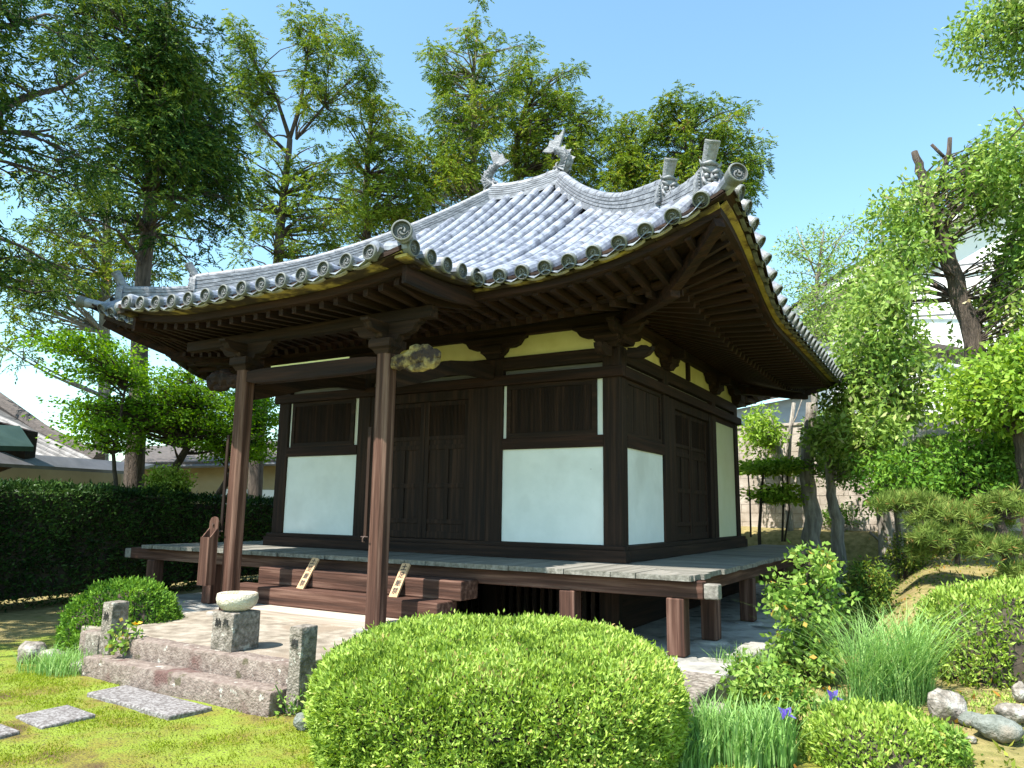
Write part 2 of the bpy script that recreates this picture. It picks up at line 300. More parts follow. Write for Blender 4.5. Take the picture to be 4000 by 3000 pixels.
sl.build('slats', WDZ, s_)
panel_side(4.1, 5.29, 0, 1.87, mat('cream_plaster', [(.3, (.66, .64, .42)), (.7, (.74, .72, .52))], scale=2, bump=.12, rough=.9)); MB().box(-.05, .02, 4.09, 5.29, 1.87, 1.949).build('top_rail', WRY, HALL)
for (a, b, f) in ((W0+.02, W0+.08, 0),): MB().box(a, b, .2, 5.3, 0, 1.95).build('wall_panel', PLW, HALL)
MB().box(-5.4, -.2, D0-.08, D0-.02, 0, 1.95).build('wall_panel', PLW, HALL)
# frieze plaster + struts
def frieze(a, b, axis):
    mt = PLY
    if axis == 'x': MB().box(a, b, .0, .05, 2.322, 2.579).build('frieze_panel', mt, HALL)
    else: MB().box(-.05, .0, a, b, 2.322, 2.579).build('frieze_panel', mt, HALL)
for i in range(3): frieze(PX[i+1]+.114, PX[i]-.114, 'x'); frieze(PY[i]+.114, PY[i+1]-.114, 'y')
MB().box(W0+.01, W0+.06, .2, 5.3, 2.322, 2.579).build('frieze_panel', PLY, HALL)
MB().box(-.035, .045, 2.60, 2.70, 2.321, 2.58).build('strut', WRZ, HALL)
MB().box(-2.84, -2.74, -.04, .04, 2.321, 2.58).build('strut', WRZ, HALL)
# bracket arms
arm = [(-.48, .0), (-.47, -.03), (-.42, -.045), (-.40, -.075), (-.37, -.115), (-.30, -.14), (-.2, -.145), (-.185, -.185), (-.13, -.235), (.13, -.235), (.185, -.185), (.2, -.145), (.30, -.14), (.37, -.115), (.40, -.075), (.42, -.045), (.47, -.03), (.48, 0)]
def bracket(x, y, ax, parent=HALL, z=2.579, mt=None, k=1):
    p = [(u*k, v*k) for u, v in arm]
    if ax == 'x': MB().prism(p, (x, y-.05, z), (1, 0, 0), (0, 0, 1), (0, .1, 0)).build('bracket_arm', mt or WDX, parent)
    else: MB().prism(p, (x-.05, y, z), (0, 1, 0), (0, 0, 1), (.1, 0, 0)).build('bracket_arm', mt or WDY, parent)
def capital(x, y, z0, w_=.15, h=.16, parent=HALL):
    m = MB(); prof = [(w_*.62, 0), (w_*.66, h*.1), (w_*.78, h*.3), (w_, h*.45), (w_, h)]
    vs = []
    for r, zz in prof: vs += [(x-r, y-r, z0+zz), (x+r, y-r, z0+zz), (x+r, y+r, z0+zz), (x-r, y+r, z0+zz)]
    fs = [(3, 2, 1, 0), (16, 17, 18, 19)]+[(i*4+j, i*4+(j+1) % 4, (i+1)*4+(j+1) % 4, (i+1)*4+j) for i in range(4) for j in range(4)]
    m.add(vs, fs); m.build('bearing_block', WDX, parent)
for x in PX: bracket(x, -.06, 'x'); capital(x, -.02, 2.30)
for y in PY[1:]: bracket(.06, y, 'y'); capital(.02, y, 2.30)
bracket(.06, PY[0], 'y')
for x in PX[1:3]: pass
for y in PY[1:3]: MB().box(.111, .31, y-.045, y+.045, 2.44, 2.56).build('bracket_arm', WDX, HALL)
nose = [(0, -.07), (.16, -.085), (.25, -.05), (.30, .0), (.31, .045), (.27, .025), (.24, .055), (.17, .065), (.12, .04), (0, .05)]
MB().prism(nose, (.10, PY[0]-.05, 2.25), (1, 0, 0), (0, 0, 1), (0, .1, 0)).build('carved_beam_nose', WDX, HALL)
MB().prism(nose, (PX[0]-.05, -.11, 2.25), (0, -1, 0), (0, 0, 1), (.1, 0, 0)).build('carved_beam_nose', WDY, HALL)
MB().prism(nose, (PX[3]-.05, -.11, 2.25), (0, -1, 0), (0, 0, 1), (.1, 0, 0)).build('carved_beam_nose', WDY, HALL)
# doors: frame + two leaves of stiles, rails and sunk panels
def leaf(a, b, ax, off, hand):
    """a..b along the wall, off = plane; returns leaf object"""
    def bx(mb, u0, u1, z0, z1, d0, d1):
        if ax == 'x': mb.box(u0, u1, off+d0, off+d1, z0, z1)
        else: mb.box(off-d1, off-d0, u0, u1, z0, z1)
    fr = MB(); s = .07; zt = 1.82
    bx(fr, a, a+s, .0, zt, 0, .04); bx(fr, b-s, b, .0, zt, 0, .04)
    for z0, z1 in ((.0, .09), (.19, .25), (.66, .72), (1.17, 1.235), (1.30, 1.355), (1.76, zt)): bx(fr, a+s, b-s, z0, z1, .004, .036)
    mid = (a+b)/2
    for z0, z1 in ((.25, .66), (.72, 1.17)): bx(fr, mid-.035, mid+.035, z0, z1, .006, .034)
    org = (mid, off, 0) if ax == 'x' else (off, mid, 0)
    o = fr.build('door', WDZ, HALL, origin=org, bevel=.004)
    pn = MB(); bx(pn, a+.03, b-.03, .02, 1.80, .022, .032); pn.build('sunk_panel', WDZ, o)
    sl = MB(); n = 26
    for i in range(n):
        u = a+s+(b-a-2*s)*(i+.5)/n; bx(sl, u-.004, u+.004, 1.356, 1.759, .012, .023)
    sl.build('lattice', WDZ, o)
leaf(-3.57, -2.842, 'x', .03, 0); leaf(-2.838, -2.11, 'x', .03, 1)
leaf(2.02, 2.855, 'y', -.03, 0); leaf(2.859, 3.70, 'y', -.03, 1)
fr = MB(); fr.box(-3.775, -3.575, -.02, .06, -.004, 1.948); fr.box(-2.105, -1.805, -.02, .06, -.004, 1.948); fr.box(-3.574, -2.106, -.015, .06, 1.822, 1.948); fr.build('door_frame', WDZ, HALL, bevel=.006)
fr = MB(); fr.box(-.06, .02, 1.735, 2.015, -.004, 1.948); fr.box(-.06, .02, 3.705, 3.865, -.004, 1.948); fr.box(-.06, .015, 2.016, 3.704, 1.822, 1.948); fr.build('door_frame', WDZ, HALL, bevel=.006)
# ---- veranda
VER = HALL
dz0, dz1 = -.238, -.19
def board(mb, pts, z0, z1):
    p = [(x, y, z0) for x, y in pts]+[(x, y, z1) for x, y in pts]; mb.hexa(p)
def jit(a): return random.uniform(-a, a)
dk = MB(); x = -6.9; k = 1.19/1.25
while x < 1.2:
    wd = random.uniform(.20, .30); x1 = min(1.205, x+wd); e = -1.25-abs(jit(.03)); zt = dz1+jit(.003)
    if x < -5.7: ya, yb = -(-5.7-x)*1.04-.02, -(-5.7-min(x1, -5.7))*1.04-.02
    elif x1 > .1: ya, yb = -max(0, x-.09)*1.05-.02, -max(0, x1-.09)*1.05-.02
    else: ya = yb = -.02
    board(dk, [(x+.003, e), (x1-.003, e), (x1-.003, yb), (x+.003, ya)], dz0, zt); x = x1
dk.build('veranda_boards', WGY, HALL)
dk = MB(); y = -1.2
while y < 6.7:
    wd = random.uniform(.20, .30); y1 = y+wd; e = 1.2+abs(jit(.04)); zt = dz1+jit(.003)
    xa = .09-min(0, y+.02)/1.05+.004; xb = .09-min(0, y1+.02)/1.05+.004
    board(dk, [(xa, y+.003), (e, y+.003), (e, y1-.003), (xb, y1-.003)], dz0, zt); y = y1
dk.build('veranda_boards', WGX, HALL)
dk = MB(); y = -1.2
while y < 6.7:
    y1 = y+.25; xa = -5.7+min(0, y+.02)/1.04-.004; xb = -5.7+min(0, y1+.02)/1.04-.004
    board(dk, [(-6.9, y+.003), (xa, y+.003), (xb, y1-.003), (-6.9, y1-.003)], dz0, dz1); y = y1
dk.build('veranda_boards', WGX, HALL)
MB().box(-7.30, 1.28, -1.17, -1.04, -.40, -.242).build('veranda_beam', WPX, HALL, bevel=.01)
MB().box(.96, 1.09, -1.035, 6.6, -.40, -.244).build('veranda_beam', WPY, HALL, bevel=.01)
MB().box(-6.85, -6.72, -1.035, 6.6, -.40, -.244).build('veranda_beam', WPY, HALL, bevel=.01)
MB().box(1.285, 1.42, -1.165, -1.045, -.395, -.26).build('beam_end', ENDW, HALL, bevel=.012)
MB().box(-7.45, -7.305, -1.165, -1.045, -.395, -.26).build('beam_end', ENDW, HALL, bevel=.012)
def post(x, y, w_=.17, par=HALL, z0=-.92, mt=WPZ):
    MB().box(x-w_/2, x+w_/2, y-w_/2, y+w_/2, z0, -.402).build('veranda_post', mt, par, bevel=.012)
    s = MB(); s.lathe([(.19, 0), (.2, .015), (.17, .04), (.12, .05)], (x, y, z0-.055), 9); s.build('base_stone', PODM, par)
for x in (1.02, -.09, -1.6, -4.1, -5.52, -6.78): post(x, -1.105)
for y in (-.02, 1.62, 3.6, 5.3): post(1.02, y); post(-6.78, y)
# under-floor
uf = MB(); x = -5.55
while x < 0: uf.box(x, x+.05, .03, .06, -.95, -.19); x += .11
uf.box(-5.6, 0, -.02, .03, -.5, -.42); uf.build('underfloor_lattice', WDZ, HALL)
uf = MB(); uf.box(-.05, 0, .0, 5.5, -.95, -.19); uf.box(-5.6, -5.55, .0, 5.5, -.95, -.19); uf.box(-5.5, -.1, 5.4, 5.45, -.95, -.19); uf.build('underfloor_wall', WDY, HALL)
for x in PX: MB().box(x-.1, x+.1, -.08, .02, -.94, -.19).build('underfloor_post', WDZ, HALL)
# stairs
def timber(name, x0, x1, y0, y1, z0, z1, mt, bv=.012): return MB().box(x0, x1, y0, y1, z0, z1).build(name, mt, HALL, bevel=bv)
timber('stair_step', -4.17, -1.15, -1.50, -1.17, -.555, -.355, WPX, .015)
timber('stair_step', -4.44, -1.26, -1.76, -1.44, -.748, -.557, WPX, .015)
timber('stair_step', -3.95, -1.5, -2.04, -1.72, -.905, -.75, PALEX, .01)
# porch pavement and stone steps
def stone(name, x0, x1, y0, y1, z0, z1, mt, parent, seg=.12, amp=.008, bev=.02, label=None):
    import bmesh
    bm = bmesh.new(); bmesh.ops.create_cube(bm, size=1)
    for v in bm.verts: v.co = Vector(((x0+x1)/2+v.co.x*(x1-x0), (y0+y1)/2+v.co.y*(y1-y0), (z0+z1)/2+v.co.z*(z1-z0)))
    bmesh.ops.bevel(bm, geom=bm.edges[:], offset=bev, segments=2, affect='EDGES', profile=.5)
    for ax, a, b in ((0, x0, x1), (1, y0, y1), (2, z0, z1)):
        n = max(1, int((b-a)/seg))
        for i in range(1, n):
            c = a+(b-a)*i/n; pl = [0, 0, 0]; pl[ax] = c; no = [0, 0, 0]; no[ax] = 1
            bmesh.ops.bisect_plane(bm, geom=bm.verts[:]+bm.edges[:]+bm.faces[:], plane_co=pl, plane_no=no)
    for v in bm.verts:
        q = v.co*7; v.co += Vector((mnoise.noise(q), mnoise.noise(q+Vector((9, 0, 0))), mnoise.noise(q+Vector((0, 9, 0)))))*amp
    origin = WO[parent.name] if parent is not None else V3((x0+x1)/2, (y0+y1)/2, z0)
    for v in bm.verts: v.co -= Vector(origin)
    me = bpy.data.meshes.new(name); bm.to_mesh(me); bm.free(); me.materials.append(mt)
    for p in me.polygons: p.use_smooth = True
    try: me.set_sharp_from_angle(angle=math.radians(38))
    except Exception: pass
    return link(bpy.data.objects.new(name, me), V3(*origin), parent)
PORCH = root('stone_steps', (-2.5, -3, -1.15), 'two lichen spotted stone steps with gritty paving before the hall', 'steps')
MB().box(-4.35, -1.2, -3.55, -1.56, -1.3, -.83).build('paving', PAVE, PORCH, bevel=.01)
stone('kerb_stone', -4.05, -1.22, -3.74, -3.552, -1.3, -.828, GRANP, PORCH)
stone('step_stone', -3.62, -1.185, -3.95, -3.742, -1.3, -.985, GRANP, PORCH)

# ---- carved letters
def letters(txt, size, o, ax, ay, name, parent, mt=INK, depth=.0015):
    cu = bpy.data.curves.new('t', 'FONT'); cu.body = txt; cu.size = size; cu.extrude = depth; cu.align_x = 'CENTER'; cu.align_y = 'CENTER'; cu.resolution_u = 2; cu.offset = size*.012
    tmp = bpy.data.objects.new('t', cu); COL.objects.link(tmp); dg = bpy.context.evaluated_depsgraph_get()
    me = bpy.data.meshes.new_from_object(tmp.evaluated_get(dg)); COL.objects.unlink(tmp); bpy.data.objects.remove(tmp)
    ax, ay = nrm(V3(*ax)), nrm(V3(*ay)); az = np.cross(ax, ay); org = V3(*o); base = WO[parent.name]
    for v in me.vertices: v.co = Vector(tuple(org-base+ax*v.co.x+ay*v.co.y+az*v.co.z))
    me.name = name; me.materials.clear(); me.materials.append(mt)
    return link(bpy.data.objects.new(name, me), base, parent)

# ------------------------------------------------------------------ roof
ROOF = MB().box(-3.5, -2.3, 2.7, 3.0, 3.6, 5.4).build('roof', WDX, HALL, origin=(-2.8, 2.8, 2.7))
EX0, EX1, EY0, EY1 = -8.0, 1.83, -1.83, 7.55
RXL, RXR, RYY = -3.62, -2.2, 2.85
def prof(v): return 2.75+2.1*v+1.14*v*v
def Lquad(d): return .52*np.clip(1-d/2.1, 0, 1)**2
def Lcos(d): return np.where(d < 2.5, .65*.5*(1+np.cos(math.pi*np.clip(d, 0, 2.5)/2.5)), 0)
def LleftF(d): return .70*np.clip(1-d/2.9, 0, 1)**1.6
def Lfront(dl, dr): return np.maximum(LleftF(dl), Lquad(dr))
def Lside(dl, dr): return np.maximum(Lcos(dl), Lcos(dr))
def Lleft(dl, dr): return np.maximum(Lcos(dl)*.83/.65, Lcos(dr))
# a face: u along the eave, v 0..1 up the slope -> (x, y, z)
FACES = {
 'front': dict(u0=EX0, u1=EX1, h0=RXL, h1=RXR, P=lambda u, v: (u, EY0+(RYY-EY0)*v), dz=0, L=Lfront, s=.52),
 'back': dict(u0=EX0, u1=EX1, h0=RXL, h1=RXR, P=lambda u, v: (u, EY1+(RYY-EY1)*v), dz=-.13, L=Lside, s=.65),
 'right': dict(u0=EY0, u1=EY1, h0=RYY, h1=RYY, P=lambda u, v: (EX1+(RXR-EX1)*v, u), dz=-.13, L=Lside, s=.65),
 'left': dict(u0=EY0, u1=EY1, h0=RYY, h1=RYY, P=lambda u, v: (EX0+(RXL-EX0)*v, u), dz=-.13, L=Lleft, s=.65)}
def zface(nm, u, v):
    F = FACES[nm]; a = F['u0']+(F['h0']-F['u0'])*v; b = F['u1']+(F['h1']-F['u1'])*v
    return float(prof(v)+(F['dz']+F['L'](abs(u-a), abs(b-u)))*(1-v)**2)
KX0, KX1, KY = -5.25, -.84, -3.06
def zk(x, y):
    t = y-KY; d = min(x-KX0, KX1-x); return 2.62+.05*t+.075*t*t+.17*max(0, 1-max(d, 0)/1.6)**2*max(0, 1-t/1.6)**1.3
def zfront(x, y):
    zh = zface('front', x, max(0, (y-EY0)/(RYY-EY0))) if y > EY0-.001 else -9
    if KX0 <= x <= KX1: return max(zh, zk(x, y)) if y > EY0+.1 else zk(x, y)
    return zh
endtiles = []
def tile_rows(name, paths, sidevec, r=.074):
    """cover tiles: half tubes with stepped joints; pan tiles between rows"""
    mb = MB(); n = 9
    for path in paths:
        path = [V3(*p) for p in path]
        if len(path) < 2: continue
        for i in range(len(path)-1):
            a, b = path[i], path[i+1]; d = nrm(b-a); s = nrm(np.cross(d, V3(0, 0, 1))); u = np.cross(s, d)
            b = b+d*.008; vs = []
            jr = 1+random.uniform(-.012, .012)
            for p, rr in ((a, r*1.015*jr), (b, r*.975*jr)):
                for j in range(n):
                    t = math.radians(-20+220*j/(n-1)); vs.append(p+s*math.cos(t)*rr+u*(math.sin(t)*rr))
            fs = [(j, j+1, n+j+1, n+j) for j in range(n-1)]+[tuple(reversed(range(n)))]
            mb.add(vs, fs)
    return mb
def pans(mb, pa, pb, drop=.07):
    m = min(len(pa), len(pb))
    for i in range(m-1):
        q = []
        for k, (l, r_) in enumerate(((pa[i], pb[i]), (pa[i+1], pb[i+1]))):
            l, r_ = V3(*l), V3(*r_); off = .0 if k == 0 else -.014
            for t, dd in ((0, -.01), (.3, -drop*.85), (.5, -drop), (.7, -drop*.85), (1, -.01)):
                p = l+(r_-l)*t; p = p+V3(0, 0, dd+off); q.append(p)
        mb.add(q, [(j, j+1, 5+j+1, 5+j) for j in range(4)])
        mb.add([q[0], q[1], q[2], q[3], q[4], q[4]+V3(0, 0, -.02), q[2]+V3(0, 0, -.02), q[0]+V3(0, 0, -.02)], [(0, 1, 2, 6, 7), (2, 3, 4, 5, 6)])
def eave_lips(mb, a, b, outw):
    """stack of curved pan-tile edges between two cover rows"""
    a, b, outw = V3(*a), V3(*b), V3(*outw)
    for k, (dz, pr) in enumerate(((-.0, -.055), (-.024, -.045), (-.050, -.033))):
        th = .013; vs = []
        for t in (.12, .3, .5, .7, .88):
            sag = -.030*(1-(2*t-1)**2); p = a+(b-a)*t+V3(0, 0, dz+sag)+outw*pr
            vs += [p, p+V3(0, 0, -th), p-outw*.04, p-outw*.04+V3(0, 0, -th)]
        fs = []
        for i in range(4):
            o = i*4; fs += [(o, o+1, o+5, o+4), (o, o+4, o+6, o+2), (o+1, o+3, o+7, o+5)]
        mb.add(vs, fs)
SEG = .285
paths_f = []; lips = MB()
PITCH_T = .262
def hip_v(nm, u):
    F = FACES[nm]; va = (u-F['u0'])/(F['h0']-F['u0']) if u < F['h0'] else 1; vb = (F['u1']-u)/(F['u1']-F['h1']) if u > F['h1'] else 1; return max(0, min(va, vb, 1))
def mkpath(nm, u, start=None):
    F = FACES[nm]; vmax = hip_v(nm, u)*.985; pts = []
    if nm == 'front':
        y = start if start is not None else EY0; yend = EY0+(RYY-EY0)*vmax
        while y < yend-.05: pts.append((u, y, zfront(u, y))); y += SEG*.88 if y > 0 else SEG*.93
        if yend > (start if start is not None else EY0): pts.append((u, yend, zfront(u, yend)))
    else:
        length = 4.1 if nm in ('right', 'left') else 4.7; n = max(1, int(vmax*length/.25))
        for i in range(n+1):
            v = vmax*i/n; x, y = F['P'](u, v); pts.append((x, y, zface(nm, u, v)))
    return pts
# front rows: right of the porch, on the porch, left of the porch
rows = []; x = 1.558
while x > KX1+.02: rows.append(('h', x)); x -= PITCH_T
xk = KX1-.36; xr = []
while xk > KX0+.02: rows.append(('k', xk)); xk -= .288
x = KX0-.22
while x > EX0+.25: rows.append(('h', x)); x -= PITCH_T
allp = []; lipk = MB(); lipl = MB()
for kd, u in rows:
    p = mkpath('front', u, KY if kd == 'k' else EY0)
    if kd == 'h' and len(p) < 2: continue
    allp.append((kd, u, p)); d = nrm(V3(*p[1])-V3(*p[0])); endtiles.append((V3(*p[0])-d*.0, -d, .08, 'f'))
tm = tile_rows('t', [p for _, _, p in allp], None)
for (k1, u1, p1), (k2, u2, p2) in zip(allp[:-1], allp[1:]):
    if k1 != k2:
        q1 = [p for p in p1 if p[1] >= EY0-.02]; q2 = [p for p in p2 if p[1] >= EY0-.02]
        pans(tm, q2, q1); continue
    pans(tm, p2, p1); eave_lips(lipk if k1 == 'k' else (lips if u1 > KX1 else lipl), p1[0], p2[0], (0, -1, 0))
# first/last strips to the verge and hips
tm.build('front_tiles', TILE, ROOF, smooth=False)
for q_ in (lips, lipk, lipl):
    if q_.v: q_.build('eave_tile_edges', TEDGE, ROOF)
# under-sheet closing the slopes
def sheet(nm, mt=WDX, off=-.075):
    F = FACES[nm]; mb = MB(); nu, nv = 60, 14; vs = []
    for j in range(nv+1):
        v = j/nv; a = F['u0']+(F['h0']-F['u0'])*v; b = F['u1']+(F['h1']-F['u1'])*v
        for i in range(nu+1):
            u = a+(b-a)*i/nu; x, y = F['P'](u, v); vs.append((x, y, zface(nm, u, v)+off-.0*v))
    mb.add(vs, [(j*(nu+1)+i, j*(nu+1)+i+1, (j+1)*(nu+1)+i+1, (j+1)*(nu+1)+i) for j in range(nv) for i in range(nu)]); return mb.build('roof_boarding', mt, ROOF)
for nm in FACES: sheet(nm)
def side_tiles(nm, outw):
    F = FACES[nm]; ps = []; u = F['u0']+.27; lips = MB()
    while u < F['u1']-.2:
        p = mkpath(nm, u)
        if len(p) > 1: ps.append(p)
        u += .255
    tm = tile_rows('t', ps, None)
    for p1, p2 in zip(ps[:-1], ps[1:]):
        pans(tm, p1, p2); eave_lips(lips, p1[0], p2[0], outw)
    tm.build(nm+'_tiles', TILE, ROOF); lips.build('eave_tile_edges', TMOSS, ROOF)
    if nm in ('right', 'front'):
        for p in ps: endtiles.append((V3(*p[0]), -nrm(V3(*p[1])-V3(*p[0])), .078, nm))
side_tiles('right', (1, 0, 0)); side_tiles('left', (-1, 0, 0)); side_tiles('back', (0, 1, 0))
# porch roof verge tiles (facing sideways) and boarding
for (xe, sg) in ((KX1, 1), (KX0, -1)):
    y = KY+.14; vt = []
    while y < EY0+.35:
        z = zk(xe-sg*.02, y)+.0
        if y > EY0-.15 and z < zface('front', xe, max(0, (y-EY0)/(RYY-EY0)))-.12: break
        vt.append([(xe+sg*.02, y, z-.03), (xe-sg*.26, y, z+.0)])
        if sg > 0 or True: endtiles.append((V3(xe+sg*.02, y, z-.03), V3(sg, 0, -.1), .082, 'v'))
        y += .262
    t2 = tile_rows('t', vt, None, r=.08); t2.build('verge_tiles', TILE, ROOF)
    cr_ = MB(); cr_.tube([(xe-sg*.33, yy, zk(xe-sg*.3, yy)+.03) for yy in np.arange(KY, EY0+1.0, .2)], .075, 10); cr_.build('verge_ridge', TILE, ROOF)
    lips = MB(); lp = [V3(xe+sg*.0, yy[0][1], yy[0][2]) for yy in vt]
    for a, b in zip(lp[:-1], lp[1:]): eave_lips(lips, a, b, (sg, 0, 0))
    lips.build('eave_tile_edges', TEDGE, ROOF)
    if sg < 0: continue
    c = V3(xe+sg*.03, KY-.03, zk(xe, KY)+.06)   # big corner tile
    dg_ = nrm(V3(sg*.55, -1, -.05)); endtiles.append((c, dg_, .098, 'c'))
    MB().tube([c, c-dg_*.3+V3(0, 0, .02)], [.098, .085], 14).build('corner_tile', TILE, ROOF)

kb = MB(); ny_, nx_ = 12, 24; vs = []
for j in range(ny_+1):
    yy = KY+.06+(EY0+.9-KY)*j/ny_
    for i in range(nx_+1):
        xx = KX0+.06+(KX1-KX0-.12)*i/nx_; vs.append((xx, yy, zk(xx, yy)-.08-max(0, yy-EY0)*.25))
kb.add(vs, [(j*(nx_+1)+i, j*(nx_+1)+i+1, (j+1)*(nx_+1)+i+1, (j+1)*(nx_+1)+i) for j in range(ny_) for i in range(nx_)]); kb.build('porch_boarding', WDX, ROOF)

# end tiles with the three-comma swirl
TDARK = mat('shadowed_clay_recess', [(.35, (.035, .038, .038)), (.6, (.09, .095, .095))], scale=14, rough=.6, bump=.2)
def endtile_mesh():
    mb = MB(); n = 22; ids = []
    mb.lathe([(.88, -.9), (.96, -.02), (1.0, 0), (1.0, .28), (.93, .36), (.84, .36)], (0, 0, 0), n); mb.f = mb.f[:-2]; ids += [0]*len(mb.f)
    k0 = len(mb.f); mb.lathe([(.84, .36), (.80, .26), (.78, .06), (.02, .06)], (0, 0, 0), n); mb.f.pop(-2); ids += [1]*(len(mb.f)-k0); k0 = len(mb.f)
    for k in range(3):
        a0 = 2*math.pi*k/3; pts = []; rd = []
        for i in range(7):
            t = i/6; a = a0+t*2.6; r = .18+.34*t; pts.append((r*math.cos(a), r*math.sin(a), .10)); rd.append(.15*(1-t*.85))
        mb.tube(pts, rd, 6)
    for k in range(16):
        a = 2*math.pi*k/16; mb.lathe([(.045, 0), (.045, .05), (.02, .07)], (.66*math.cos(a), .66*math.sin(a), .06), 5)
    ids += [2]*(len(mb.f)-k0)
    me = bpy.data.meshes.new('eave_end_tile'); me.from_pydata(mb.v, [], mb.f); me.update()
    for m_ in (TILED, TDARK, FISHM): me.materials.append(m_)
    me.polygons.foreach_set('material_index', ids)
    for p in me.polygons: p.use_smooth = True
    try: me.set_sharp_from_angle(angle=math.radians(40))
    except Exception: pass
    return me
ETM = endtile_mesh(); RO = WO[ROOF.name]
for (p, d, r, kd) in endtiles:
    o = bpy.data.objects.new('eave_end_tile', ETM); COL.objects.link(o); o.parent = ROOF
    z = Vector(tuple(d)).normalized(); q = z.to_track_quat('Z', 'Y'); o.rotation_euler = (q @ Matrix.Rotation(random.uniform(0, 2), 3, 'Z').to_quaternion()).to_euler()
    o.scale = (r, r, r); o.location = tuple(p-RO); WO[o.name] = p

# ridges
def hip_pt(A, B, v, dzl): x = A[0]+(B[0]-A[0])*v; y = A[1]+(B[1]-A[1])*v; return V3(x, y, float(prof(v))+dzl*(1-v)**2)
def ridge_loft(name, pts, h, w0=.13, layers=4, cap=.075, mt=None, hs=None):
    mb = MB(); k = len(pts); n = len(pts); secs = []
    for i, p in enumerate(pts):
        d = nrm(pts[min(i+1, k-1)]-pts[max(i-1, 0)]); s = nrm(np.cross(d, V3(0, 0, 1))); hh = hs[i] if hs is not None else h
        prof_ = []
        for L_ in range(layers):
            wl = w0-.012*L_; z0 = hh*L_/layers; z1 = hh*(L_+1)/layers
            prof_ += [(wl, z0-(.06 if L_ == 0 else 0)), (wl, z1-.016), (wl-.03, z1-.014), (wl-.03, z1)]
        ring_ = [(x, z) for x, z in prof_]
        ring_ += [(cap*math.cos(t), hh-.005+cap*math.sin(t)) for t in np.linspace(.0, math.pi, 9)]
        ring_ += [(-x, z) for x, z in reversed(prof_)]
        secs.append([p+s*x+V3(0, 0, z) for x, z in ring_])
    m = len(secs[0]); vs = [q for s_ in secs for q in s_]
    fs = [(i*m+j, i*m+j+1, (i+1)*m+j+1, (i+1)*m+j) for i in range(k-1) for j in range(m-1)]
    fs += [tuple(reversed(range(m))), tuple(range((k-1)*m, k*m))]
    mb.add(vs, fs)
    for i in range(0, k-1, 2):  # joints of the cap tiles
        p = pts[i]; d = nrm(pts[i+1]-p); hh = hs[i] if hs is not None else h; s = nrm(np.cross(d, V3(0, 0, 1)))
        mb.add([p+s*(cap+.006)*math.cos(t)+V3(0, 0, hh-.005+(cap+.006)*math.sin(t))+d*e for e in (0, .03) for t in np.linspace(0, math.pi, 9)], [(j, j+1, 9+j+1, 9+j) for j in range(8)])
    return mb.build(name, mt or RIDGE, ROOF)
ends = [((EX1, EY0), (RXR, RYY), .53, 'fr'), ((EX0, EY0), (RXL, RYY), .70, 'fl'), ((EX1, EY1), (RXR, RYY), .53, 'br'), ((EX0, EY1), (RXL, RYY), .53, 'bl')]
